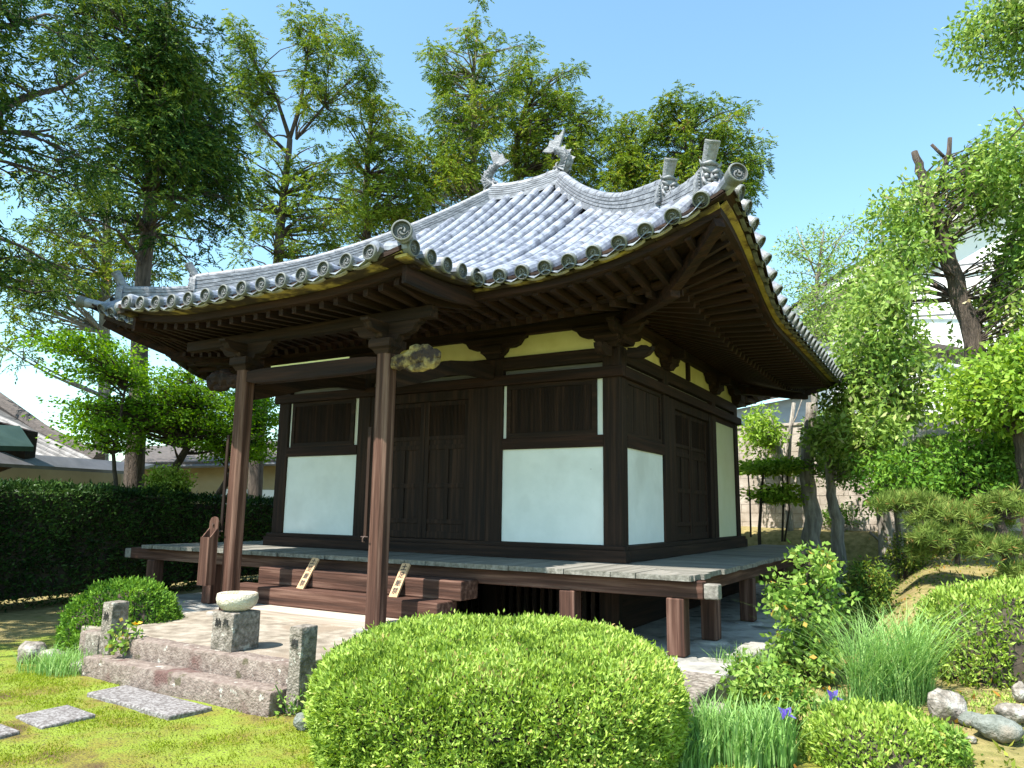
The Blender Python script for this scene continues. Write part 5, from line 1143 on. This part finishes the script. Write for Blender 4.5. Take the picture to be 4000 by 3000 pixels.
p = gp(1900, 1650); dome('clipped_azalea', 'low rounded leafy azalea at the bottom right edge below the rocks', 'bush', (p[0]+.0, p[1]+.25, gz(p[0], p[1])-.02), .47, .42, .27, VA, 11000, .045, .018, L_AZA, e1=.8, e2=.95, seed=52, shaggy=.05)
p = gp(2145, 1465); dome('clipped_azalea', 'broad mounded azalea bush at the right photo edge', 'bush', (p[0]+.15, p[1]+.5, p[2]-.05), .82, .62, .72, VA, 20000, .05, .020, L_AZA, e1=.8, e2=.95, seed=53, shaggy=.07)
p = gp(175, 1425); dome('clipped_azalea', 'small round azalea bush left of the stone steps', 'bush', (p[0]-.15, p[1]+.5, -1.17), .60, .55, .72, VA, 24000, .042, .018, L_AZD, e1=.85, e2=.95, seed=54, shaggy=.07)
# long hedge parallel to the hall, and its farther section
def hedge(name, label, pts, th, ztop, n, L, W, lm, seed, shaggy=.07):
    rng = np.random.default_rng(seed); pts = [V3(*p) for p in pts]; segs = list(zip(pts[:-1], pts[1:])); Ls = [np.linalg.norm(b-a) for a, b in segs]; tot = sum(Ls)
    rt = root(name, (pts[0][0], pts[0][1], -1.15), label, 'hedge'); P, N = [], []; core = MB()
    for (a, b), l in zip(segs, Ls):
        d = (b-a)/l; s = V3(-d[1], d[0], 0); k = int(n*l/tot); u = rng.uniform(0, l, k); w_ = rng.uniform(size=k); z = rng.uniform(0, 1, k); H = ztop+1.15
        # front, top, back by area share
        fsh = H/(2*H+th); face = np.where(w_ < fsh, 0, np.where(w_ < fsh+th/(2*H+th), 1, 2)); off = np.where(face == 0, -th/2, np.where(face == 2, th/2, rng.uniform(-th/2, th/2, k)))
        zz = np.where(face == 1, H, z**.85*H); pp = a+d*u[:, None]+s*off[:, None]; pp[:, 2] = -1.15+zz
        nn3 = np.where((face == 1)[:, None], V3(0, 0, 1), s*np.sign(off+1e-9)[:, None]); P.append(pp); N.append(nn3)
        e = .08; c0, c1 = a+s*(-th/2+e), b+s*(-th/2+e); c2, c3 = b+s*(th/2-e), a+s*(th/2-e); zb, zt_ = -1.0, ztop-.08
        core.hexa([(q[0], q[1], zb) for q in (c0, c1, c2, c3)]+[(q[0], q[1], zt_) for q in (c0, c1, c2, c3)])
    P = np.concatenate(P); N = np.concatenate(N); lump = np.array([mnoise.noise(Vector(q*1.6)) for q in P])
    P = P+N*(lump[:, None]*shaggy*1.6+rng.normal(size=(len(P), 1))*shaggy*.5); A = N*.8+rng.normal(size=P.shape)*.6+V3(0, 0, .25)
    v = leafverts(P, A, L*rng.uniform(.6, 1.3, len(P)), W*rng.uniform(.7, 1.2, len(P)), rng); t = np.clip(.45+lump*.3+rng.normal(size=len(P))*.18, 0, 1)
    npmesh('foliage', v, 4, lm, rt, tint=t); core.build('inner_twigs', BARKD, rt); return rt
hedge('clipped_hedge', 'tall dark green clipped hedge running along the left side', [(-8.4, -6.5, 0), (-9.0, -2.0, 0), (-9.3, .9, 0)], .9, .60, 46000, .085, .028, L_HED, 55)
hedge('clipped_hedge', 'glossy leaved hedge behind the veranda end and porch pillar', [(-9.3, .92, 0), (-9.6, 4.0, 0), (-9.9, 12, 0)], .8, .50, 42000, .075, .038, L_HED, 56)
# loose shrubs
def dist_of(x, y): p = gp(x, y); return math.hypot(p[0]-C0[0], p[1]-C0[1])
def shrub(name, label, x, y, w_, h_, dist, nc, nl, L, W, lm, seed, mode='broad', r=.12, cat='shrub', bark=BARKD, group=None, poly_=None):
    if dist < 15: dist = dist_of(x, y+h_/2)
    px = dist/1615
    poly = [(x-w_*.3, y-h_*.5), (x+w_*.2, y-h_*.52), (x+w_*.5, y-h_*.15), (x+w_*.48, y+h_*.25), (x+w_*.2, y+h_*.45), (x-w_*.3, y+h_*.45), (x-w_*.5, y+h_*.1), (x-w_*.46, y-h_*.25)]
    if poly_: poly = poly_
    return tree(name, label, cat, dist, [(x, y+h_*.5, 5), (x, y, 4), (x, y-h_*.3, 2)], [(poly, 1)], nc, r, nl, mode, L, W, lm, bark, group, depth=w_*px*.45, seed=seed, branch_r=.012, lower=.8)
shrub('leafy_shrub', 'upright fresh green shrub in front of the veranda right side', 1745, 1320, 165, 320, 5.6, 115, 26, .066, .038, L_SHR, 61, r=.13, poly_=[(1700, 1215), (1735, 1150), (1790, 1170), (1822, 1260), (1850, 1340), (1800, 1400), (1845, 1470), (1700, 1490), (1650, 1420), (1690, 1340), (1640, 1290), (1655, 1240)])
shrub('leafy_shrub', 'shaded shrub with yellowing leaves right of the upright shrub', 1875, 1275, 115, 150, 6.9, 55, 50, .055, .024, L_RED, 62, r=.15)
shrub('leafy_shrub', 'low spreading shrub between iris leaves and veranda corner', 1650, 1495, 190, 150, 5.0, 80, 34, .05, .026, L_SHR, 63, r=.10)
shrub('leafy_shrub', 'thin shrub with red tinged leaves below the pine', 1955, 1195, 90, 110, 7.6, 40, 40, .05, .022, L_RED, 64, r=.12)
shrub('nandina_shrub', 'feathery light green shrub before the dark hedge', 222, 1180, 80, 120, 10.8, 12, 40, .075, .024, L_AZD, 65, r=.18)
def creeper(label, stems, n, L, W, lm, seed, dist):
    """stems: chart polylines climbing from the ground"""
    rng = np.random.default_rng(seed); q0 = gp(*stems[0][0]); rt = root('creeping_plant', (q0[0], q0[1], -1.15), label, 'creeper'); mb = MB(); P = []
    for st in stems:
        pts = [U(x, y, dist) for x, y in st]; pts[0][2] = max(-1.16, pts[0][2]); mb.tube(pts, [.005]*len(pts), 4)
        for _ in range(n):
            i = rng.integers(0, len(pts)-1); t = rng.uniform(); P.append(pts[i]*(1-t)+pts[i+1]*t+rng.normal(size=3)*.035)
    mb.build('stem', L_GRA, rt); P = np.array(P); A = rng.normal(size=P.shape)*.8+V3(0, -.6, .1)
    npmesh('foliage', leafverts(P, A, L*rng.uniform(.6, 1.2, len(P)), W, rng), 4, lm, rt, tint=rng.uniform(.2, .9, len(P)))
creeper('small round leaved creeper around the foot of the left carved post', [[(236, 1395), (250, 1372), (262, 1350)], [(258, 1405), (275, 1370), (282, 1345)], [(262, 1400), (290, 1390), (300, 1360)], [(246, 1398), (262, 1390), (285, 1385)]], 34, .045, .04, L_SHR, 66, 7.9)
creeper('pale green creeper at the foot of the right carved post', [[(640, 1545), (620, 1530), (595, 1480)], [(628, 1545), (640, 1510), (655, 1500)], [(645, 1550), (660, 1530), (668, 1500)], [(622, 1545), (612, 1535), (600, 1520)]], 24, .04, .028, L_SHR, 67, 6.15)
shrub('leafy_shrub', 'small sprouting plant among the right corner rocks', 2030, 1600, 100, 80, 4.6, 34, 28, .045, .022, L_SHR, 68, r=.07)
shrub('clipped_azalea', 'rounded yellow green bush seen over the hedge by the thick trunk', 365, 1040, 90, 50, 15.2, 60, 60, .07, .035, L_AZA, 69, r=.25)
shrub('evergreen_shrub', 'dark low shrub at the foot of the slope trees', 1815, 1115, 90, 60, 10.2, 26, 50, .06, .028, L_AZD, 70, r=.2)
# grasses and irises
def blades(name, label, x, y, w_, h_, n, lm, seed, cat='grass', bw=.009, lean=.35, flowers=(), spread=1.0, group=None, dd=0):
    rng = np.random.default_rng(seed); b = gp(x, y); dist = np.linalg.norm(b-C0)+dd; px = dist/1615; R = w_*px/2; H = h_*px
    rt = root(name, b, label, cat, group); q = np.sqrt(rng.uniform(size=n)); a = rng.uniform(0, 2*math.pi, n)
    P = b+RT[None]*V3(1, 1, 0)*(np.cos(a)*q*R)[:, None]+HV[None]*(np.sin(a)*q*R*.6)[:, None]; P[:, 2] = hgt(P[:, 0], P[:, 1])-.02
    Hh = H*rng.uniform(.5, 1.1, n); D = rng.normal(size=(n, 3))*lean; D[:, 2] = 0; D = D*Hh[:, None]*spread
    S = np.cross(D+1e-3, V3(0, 0, 1)); S = S/np.linalg.norm(S, axis=1, keepdims=True)*bw
    ts = (0, .35, .7, 1); wd = (.8, 1, .7, .05); pt = [P+D*(t*t)+V3(0, 0, 1)*(Hh*(t-.18*t**3))[:, None] for t in ts]; vs = []
    for i in range(3): vs.append(np.stack([pt[i]-S*wd[i]/2, pt[i]+S*wd[i]/2, pt[i+1]+S*wd[i+1]/2, pt[i+1]-S*wd[i+1]/2], 1))
    v = np.stack(vs, 1).reshape(-1, 3); t = np.repeat(np.clip(rng.normal(size=n)*.2+.5, 0, .97), 3)
    npmesh('blades', v, 4, lm, rt, tint=t)
    for (fx, fy) in flowers:
        c = U(fx, fy, math.hypot(b[0]-C0[0], b[1]-C0[1])); gg = V3(c[0], c[1], gz(c[0], c[1])); MB().tube([gg, c], [.004, .003], 5).build('flower_stem', L_GRA, rt)
        A = []
        for k in range(6): an = k*math.pi/3; A.append((math.cos(an), math.sin(an), .9 if k % 2 else -.2))
        v = leafverts(np.repeat(c[None], 6, 0), np.array(A), .065, .04, rng); npmesh('flower', v, 4, L_PUR, rt, tint=rng.uniform(.2, .8, 6))
    return rt
IG = 'iris clumps along the podium'
blades('iris_clump', 'grassy iris clump with two violet flowers beside the clipped hedge', 1600, 1640, 210, 130, 900, L_GRA, 71, 'iris', .013, .22, ((1634, 1608), (1698, 1545)), group=IG)
blades('iris_clump', 'shaded iris leaves at the foot of the clipped hedge', 1470, 1655, 120, 90, 450, L_GRA, 72, 'iris', .012, .25, group=IG)
blades('iris_clump', 'iris clump with one violet flower above the low round azalea', 1800, 1570, 70, 80, 220, L_GRA, 73, 'iris', .011, .22, ((1802, 1505),), group=IG)
blades('tall_grass', 'tall arching green grass clump right of the upright shrub', 1925, 1520, 150, 200, 800, L_GRA, 74, 'grass', .0075, .5)
blades('tall_grass', 'grass tuft before the veranda podium and upright shrub', 1610, 1480, 110, 90, 380, L_GRA, 75, 'grass', .008, .3)
blades('tall_grass', 'grass tuft around the rocks left of the stone steps', 170, 1450, 150, 55, 520, L_GRA, 76, 'grass', .007, .35)
blades('tall_grass', 'sparse grass under the small round azalea bush', 110, 1445, 120, 40, 260, L_GRA, 77, 'grass', .006, .45)
blades('tall_grass', 'short grass tuft right of the mounded azalea', 2195, 1440, 50, 110, 90, L_GRA, 78, 'grass', .01, .3)
# a little yellow flower by the left post
c = U(296, 1348, 8.0); fl = root('yellow_flower', (c[0], c[1], -1.15), 'single yellow orange flower right of the left carved post', 'flower')
MB().tube([(c[0], c[1], -1.15), tuple(c)], [.004, .003], 5).build('stem', L_GRA, fl)
A = [(math.cos(k*1.05), math.sin(k*1.05), .3) for k in range(6)]; L_YEL = leafm('yellow_petals', (.6, .3, .02), (.75, .42, .03), (.85, .6, .08)); npmesh('petals', leafverts(np.repeat(c[None], 6, 0), np.array(A), .05, .035, RNG), 4, L_YEL, fl, tint=RNG.uniform(.2, .9, 6))
# moss tips on the lawn
rng = np.random.default_rng(5); n = 150000; Px = rng.uniform(-4.6, 1.6, n); Py = -3.95-rng.uniform(0, 1, n)**.9*2.4
ns = np.array([mnoise.noise(Vector((a*1.8, b*1.8, 1)))+.6*mnoise.noise(Vector((a*7, b*7, 1))) for a, b in zip(Px, Py)]); kp = rng.uniform(size=n) < np.clip(.35-ns*.9, .05, .9)
kp &= ~((Px > -2.93) & (Px < -1.67) & (Py > -4.4) & (Py < -3.93)) & ~((Px > -2.67) & (Px < -2.18) & (Py > -5.05) & (Py < -4.6)) & ~((Px > -2.77) & (Px < -2.2) & (Py > -5.57) & (Py < -5.1))
Px, Py, ns = Px[kp], Py[kp], ns[kp]; P = np.stack([Px, Py, hgt(Px, Py)-.012], -1); A = rng.normal(size=P.shape)*.5+V3(0, 0, 1)
mo = npmesh('moss_tufts', leafverts(P, A, rng.uniform(.010, .026, len(P)), .006, rng), 4, L_MOS, tint=np.clip(.62-ns*.45+rng.normal(size=len(P))*.14, 0, 1)); tag(mo, 'fine moss tips covering the front lawn', 'moss', kind='stuff')
# ground cover and fallen leaves on the slope
n = 5000; Px = rng.uniform(1.7, 5.2, n); Py = rng.uniform(-3.0, 9, n); P = np.stack([Px, Py, hgt(Px, Py)+.0], -1); A = rng.normal(size=P.shape)+V3(0, 0, .35)
ll = npmesh('leaf_litter', leafverts(P, A, rng.uniform(.03, .07, n), .025, rng), 4, L_RED, tint=rng.uniform(.3, 1, n)); tag(ll, 'scattered fallen leaves on the sandy slope', 'leaves', kind='stuff')
n = 9000; Px = rng.uniform(1.7, 3.6, n); Py = rng.uniform(-4.2, -1.0, n); P = np.stack([Px, Py, hgt(Px, Py)-.01], -1); A = rng.normal(size=P.shape)*.5+V3(0, 0, .8)
kp = np.array([mnoise.noise(Vector((a*2.2, b*2.2, 4))) > -.05 for a, b in zip(Px, Py)]); P, A = P[kp], A[kp]
gc = npmesh('ground_cover', leafverts(P, A, rng.uniform(.02, .06, len(P)), .012, rng), 4, L_AZA, tint=rng.uniform(.1, .9, len(P))); tag(gc, 'low weedy ground cover among the right corner rocks', 'ground cover', kind='stuff')
# exposed roots
def roots(label, pts, r0, r1):
    q = []
    for x, y in pts: p = gp(x, y); q.append(p+V3(0, 0, .02))
    mb = MB(); n = len(q); mb.tube(q, [r0+(r1-r0)*i/(n-1) for i in range(n)], 7); o = mb.build('tree_root', BARKP, smooth=True); tag(o, label, 'root', 'exposed roots on the slope')
roots('thick exposed root running down from the leaning pale trunk', [(1870, 1115), (1850, 1130), (1825, 1145), (1795, 1158)], .05, .03)
roots('pale exposed root looping below the pine', [(1885, 1140), (1915, 1138), (1930, 1148), (1905, 1155)], .03, .02)
roots('short pale root at the middle of the sandy slope', [(1880, 1152), (1895, 1165), (1915, 1180)], .028, .015)

# ------------------------------------------------------------------ buildings beyond
def tiled_plane(mb, A, B, T, pitch=.27, r=.08, hipB=None, base=None):
    """A-B eave line, T top-left point; rows climb perpendicular to the eave; hipB = apex of a hip starting at B"""
    A, B, T = V3(*A), V3(*B), V3(*T); e = nrm(B-A); L = np.linalg.norm(B-A); up_ = (T-A)-e*np.dot(T-A, e); H = np.linalg.norm(up_); ud = up_/H; s = 0
    hx_ = np.dot(V3(*hipB)-A, e) if hipB is not None else L; paths = []
    while s < L:
        f = 1 if s < hx_ else max(0, (L-s)/(L-hx_)); a = A+e*s; b = a+ud*H*f; n = max(1, int(H*f/.3)); paths.append([a+(b-a)*i/n for i in range(n+1)]); s += pitch
    t = tile_rows('', paths, None, r); mb.add(t.v, t.f)
    top = [A+ud*H, A+e*hx_+ud*H]; base.add([A, B, top[1], top[0], A-V3(0, 0, .1), B-V3(0, 0, .1), top[1]-V3(0, 0, .1), top[0]-V3(0, 0, .1)], [(0, 1, 2, 3), (4, 5, 6, 7), (0, 1, 5, 4), (1, 2, 6, 5), (2, 3, 7, 6), (3, 0, 4, 7)])
TILEF = mat('warm_grey_tiles', [(.36, (.09, .085, .08)), (.5, (.16, .15, .145)), (.62, (.24, .23, .22))], scale=4, rough=.5, bump=.2)
bl = root('temple_building', tuple(V3(*U(60, 1100, 20))*V3(1, 1, 0)+V3(0, 0, -1.15)), 'low temple building with pale tiled hip roof and thin lower eave at the left edge', 'building')
mb = MB(); pl_ = MB(); cB = U(213, 1003, 19.0); cA = U(-150, 972, 16.0); ap = U(-20, 868, 22.5); tT = ap+(cA-cB)*.8
tiled_plane(mb, cA, cB, tT, hipB=ap, pitch=.36, r=.085, base=pl_); bo = mb.build('cover_tiles', TILEF, bl); pl_.build('roof', mat('dark_pan_tiles', [(.3, (.05, .05, .05)), (.7, (.12, .12, .12))], scale=5, bump=.6, bscale=20), bl)
rg = MB(); rg.tube([ap+V3(0, 0, .15), (ap*.5+cB*.5)+V3(0, 0, .02), cB+V3(0, 0, .12)], [.20, .17, .15], 8); rg.tube([ap, ap+(cA-cB)*.3], .2, 8); rg.build('hip_ridge', SLATE, bl)
mb = MB(); u1 = U(273, 1024, 17.6); u0 = U(-150, 1000, 14.6); k_ = V3(0, 0, .22)+HV*1.2; mb.hexa([u0, u1, u1+k_, u0+k_, u0+V3(0, 0, .06), u1+V3(0, 0, .06), u1+k_+V3(0, 0, .06), u0+k_+V3(0, 0, .06)]); mb.build('lower_eave', METAL, bl)
mb = MB(); w0_, w1_ = U(-150, 1010, 16.2), U(262, 1030, 18.8); mb.hexa([(w0_[0], w0_[1], -1.15), (w1_[0], w1_[1], -1.15), (w1_[0]-.3, w1_[1]+.3, -1.15), (w0_[0]-.3, w0_[1]+.3, -1.15), (w0_[0], w0_[1], w0_[2]+.35), (w1_[0], w1_[1], w1_[2]+.2), (w1_[0]-.3, w1_[1]+.3, w1_[2]+.2), (w0_[0]-.3, w0_[1]+.3, w0_[2]+.35)]); mb.build('wall', CREAM, bl)
mb = MB(); a_ = U(-80, 925, 14.6); b_ = U(42, 930, 15.4); c_ = U(72, 975, 14.9); d_ = U(-80, 972, 14.0); mb.hexa([a_, b_, c_, d_]+[q+V3(0, 0, .08) for q in (a_, b_, c_, d_)]); mb.build('copper_canopy', TEAL, bl)
mb = MB(); a_ = U(-80, 890, 15.6); b_ = U(60, 930, 15.9); mb.hexa([a_-V3(0, 0, 1.2), b_-V3(0, 0, .5), b_-V3(0, 0, .5)+HV*.3, a_-V3(0, 0, 1.2)+HV*.3, a_, b_, b_+HV*.3, a_+HV*.3]); mb.build('canopy_gable', WDX, bl)
# long low house behind the maples
hb_ = root('low_house', tuple(U(450, 1060, 24)*V3(1, 1, 0)+V3(0, 0, -1.15)), 'long low cream walled house with brown roof behind the maples', 'house')
e0, e1 = U(255, 1010, 24), U(700, 998, 24); r0_, r1_ = U(300, 972, 27), U(700, 955, 27)
mb = MB(); mb.hexa([e0, e1, r1_, r0_]+[q+V3(0, 0, .12) for q in (e0, e1, r1_, r0_)]); mb.build('roof', SLATE, hb_)
for a_, b_, nm_, mt_ in ((e0, e1, 'wall', CREAM),):
    w0_, w1_ = a_+HV*.7, b_+HV*.7; mb = MB(); mb.hexa([(w0_[0], w0_[1], -1.15), (w1_[0], w1_[1], -1.15), (w1_[0]-.2, w1_[1]+.3, -1.15), (w0_[0]-.2, w0_[1]+.3, -1.15), (w0_[0], w0_[1], w0_[2]+.1), (w1_[0], w1_[1], w1_[2]+.1), (w1_[0]-.2, w1_[1]+.3, w1_[2]+.1), (w0_[0]-.2, w0_[1]+.3, w0_[2]+.1)]); mb.build(nm_, mt_, hb_)
ed = nrm((e1-e0)*V3(1, 1, 0))
for k, (s0, s1, z0, z1) in enumerate(((.6, 1.6, .1, 1.2), (2.6, 4.4, -.3, 1.1), (5.2, 6.2, -.3, 1.1))):
    a_ = e0+HV*.66; q = [a_+ed*s0, a_+ed*s1]; mb = MB(); mb.hexa([(p[0], p[1], z0-.4) for p in (q[0], q[1], q[1]+HV*.03, q[0]+HV*.03)]+[(p[0], p[1], z1-.2) for p in (q[0], q[1], q[1]+HV*.03, q[0]+HV*.03)]); mb.build('window', WHITE if k == 1 else METAL, hb_)
gut = MB(); gut.tube([e0+V3(0, 0, -.02), e1+V3(0, 0, -.02)], .06, 6); gut.build('gutter', METAL, hb_)
# white house, right
wh = root('white_house', tuple(U(2050, 1080, 26)*V3(1, 1, 0)+V3(0, 0, .1)), 'big white rendered two storey house behind the right trees', 'house')
def vwall(parent, name, pts, dist, mt, th=.3, slope=0):
    q = [U(x, y, dist+slope*(x-pts[0][0])/1000) for x, y in pts]; n = len(q); mb = MB(); mb.add(q+[p+HV*th for p in q], [tuple(range(n)), tuple(reversed(range(n, 2*n)))]+[(i, (i+1) % n, n+(i+1) % n, n+i) for i in range(n)]); return mb.build(name, mt, parent)
vwall(wh, 'gable_wall', [(1862, 1085), (1862, 600), (2050, 478), (2160, 425), (2420, 560), (2420, 1085)], 26, WHITE, 5)
a_, b_ = U(1796, 608, 25.4), U(2165, 396, 25.4); mb = MB(); dn = V3(0, 0, -.28); mb.hexa([a_+dn, b_+dn, b_+dn+HV*6, a_+dn+HV*6, a_, b_, b_+HV*6, a_+HV*6]); mb.build('roof', WHITE, wh)
a2, b2 = a_+V3(0, 0, .01)-HV*.05+RT*-.1, b_+V3(0, 0, .01)-HV*.05; mb = MB(); mb.hexa([a2, b2, b2+HV*6.2, a2+HV*6.2]+[q+V3(0, 0, .08) for q in (a2, b2, b2+HV*6.2, a2+HV*6.2)]); mb.build('roof_tiles', SLATE, wh)
c2_ = U(2430, 560, 25.4); mb = MB(); mb.hexa([b_+dn, c2_+dn, c2_+dn+HV*6, b_+dn+HV*6, b_, c2_, c2_+HV*6, b_+HV*6]); mb.build('roof', WHITE, wh)
for y0, y1 in ((595, 560), (690, 672)):
    a_, b_ = U(1880, y0, 25.9), U(2400, y1-(y0-y1)*.6, 25.9); mb = MB(); mb.hexa([a_, b_, b_+HV*.06, a_+HV*.06]+[q+V3(0, 0, .05) for q in (a_, b_, b_+HV*.06, a_+HV*.06)]); mb.build('wall_joint', METAL, wh)
wd_ = vwall(wh, 'window', [(2150, 640), (2150, 600), (2200, 596), (2200, 638)], 25.8, DARKG, .05)
an = root('garage', tuple(U(2050, 1050, 21)*V3(1, 1, 0)+V3(0, 0, .2)), 'low outbuilding with grey sloping roof behind the glossy leaved tree', 'shed')
vwall(an, 'wall', [(1990, 1060), (1990, 790), (2010, 775), (2260, 850), (2260, 1060)], 21.2, WHITE, 2.5)
a_, b_ = U(1985, 745, 20.8), U(2290, 800, 20.8); bk = HV*2.6+V3(0, 0, .5); mb = MB(); mb.hexa([a_, b_, b_+bk, a_+bk]+[q+V3(0, 0, .12) for q in (a_, b_, b_+bk, a_+bk)]); mb.build('roof', SLATE, an)
bs = root('blue_grey_shed', tuple(U(1690, 1080, 23)*V3(1, 1, 0)+V3(0, 0, .2)), 'blue grey clad shed above the block wall beside the eave', 'shed')
vwall(bs, 'wall', [(1560, 1090), (1560, 890), (1765, 850), (1775, 1090)], 23, BLUEW, 3)
a_, b_ = U(1545, 884, 22.6), U(1780, 842, 22.6); bk = HV*3.2+V3(0, 0, .4); mb = MB(); mb.hexa([a_, b_, b_+bk, a_+bk]+[q+V3(0, 0, .1) for q in (a_, b_, b_+bk, a_+bk)]); mb.build('roof', SLATE, bs)
# concrete block wall with courses
bw_ = root('block_wall', tuple(U(1780, 1090, 18.4)*V3(1, 1, 0)+V3(0, 0, .2)), 'weathered concrete block wall behind the thin trunks', 'wall')
BLK = mat('beige_blockwork', [(.3, (.30, .25, .20)), (.6, (.46, .40, .34)), (.75, (.53, .48, .42))], scale=3, bump=.5, bscale=40, rough=.95)
a_, b_ = U(1500, 1100, 19.2), U(2300, 1100, 17.4); d_ = nrm((b_-a_)*V3(1, 1, 0)); L_ = np.linalg.norm((b_-a_)[:2]); nrm_ = V3(-d_[1], d_[0], 0)
zt_ = U(1660, 938, 18.8)[2]; mb = MB(); zz = .0; rr = random.Random(3)
row_ = 0
while zz < zt_-.05:
    s = -.2*(row_ % 2)
    while s < L_:
        s0, s1 = max(0, s)+.004, min(L_, s+.4)-.004
        if s1 > s0+.02:
            j = rr.uniform(-.004, .004); q = [a_+d_*s0-nrm_*j, a_+d_*s1-nrm_*j, a_+d_*s1+nrm_*.14, a_+d_*s0+nrm_*.14]; mb.hexa([(p[0], p[1], zz+.004) for p in q]+[(p[0], p[1], zz+.196) for p in q])
        s += .4
    zz += .2; row_ += 1
mb.build('blocks', BLK, bw_)
mb = MB(); q = [a_-nrm_*.03, b_-nrm_*.03, b_+nrm_*.17, a_+nrm_*.17]; mb.hexa([(p[0], p[1], zz) for p in q]+[(p[0], p[1], zz+.06) for p in q]); mb.build('coping', BLK, bw_)
mb = MB(); q = [a_+nrm_*.015, b_+nrm_*.015, b_+nrm_*.12, a_+nrm_*.12]; mb.hexa([(p[0], p[1], -.1) for p in q]+[(p[0], p[1], zz-.005) for p in q]); mb.build('mortar', PAVE, bw_)
# stacked spare roof tiles by the wall
stk = root('tile_stack', tuple(gp(1985, 1072)), 'stack of spare dark roof tiles lying by the block wall', 'tiles')
mb = MB(); c = WO[stk.name]
for i in range(5):
    for j in range(9): p = c+RT*V3(1, 1, 0)*(-.55+.14*j)+V3(0, 0, .06+.085*i); mb.tube([p-RT*.06, p+RT*.06], [.04, .038], 7)
mb.build('tiles', mat('dark_glazed_tile', [(.3, (.05, .055, .06)), (.7, (.14, .15, .16))], scale=6, rough=.4, bump=.1), stk)
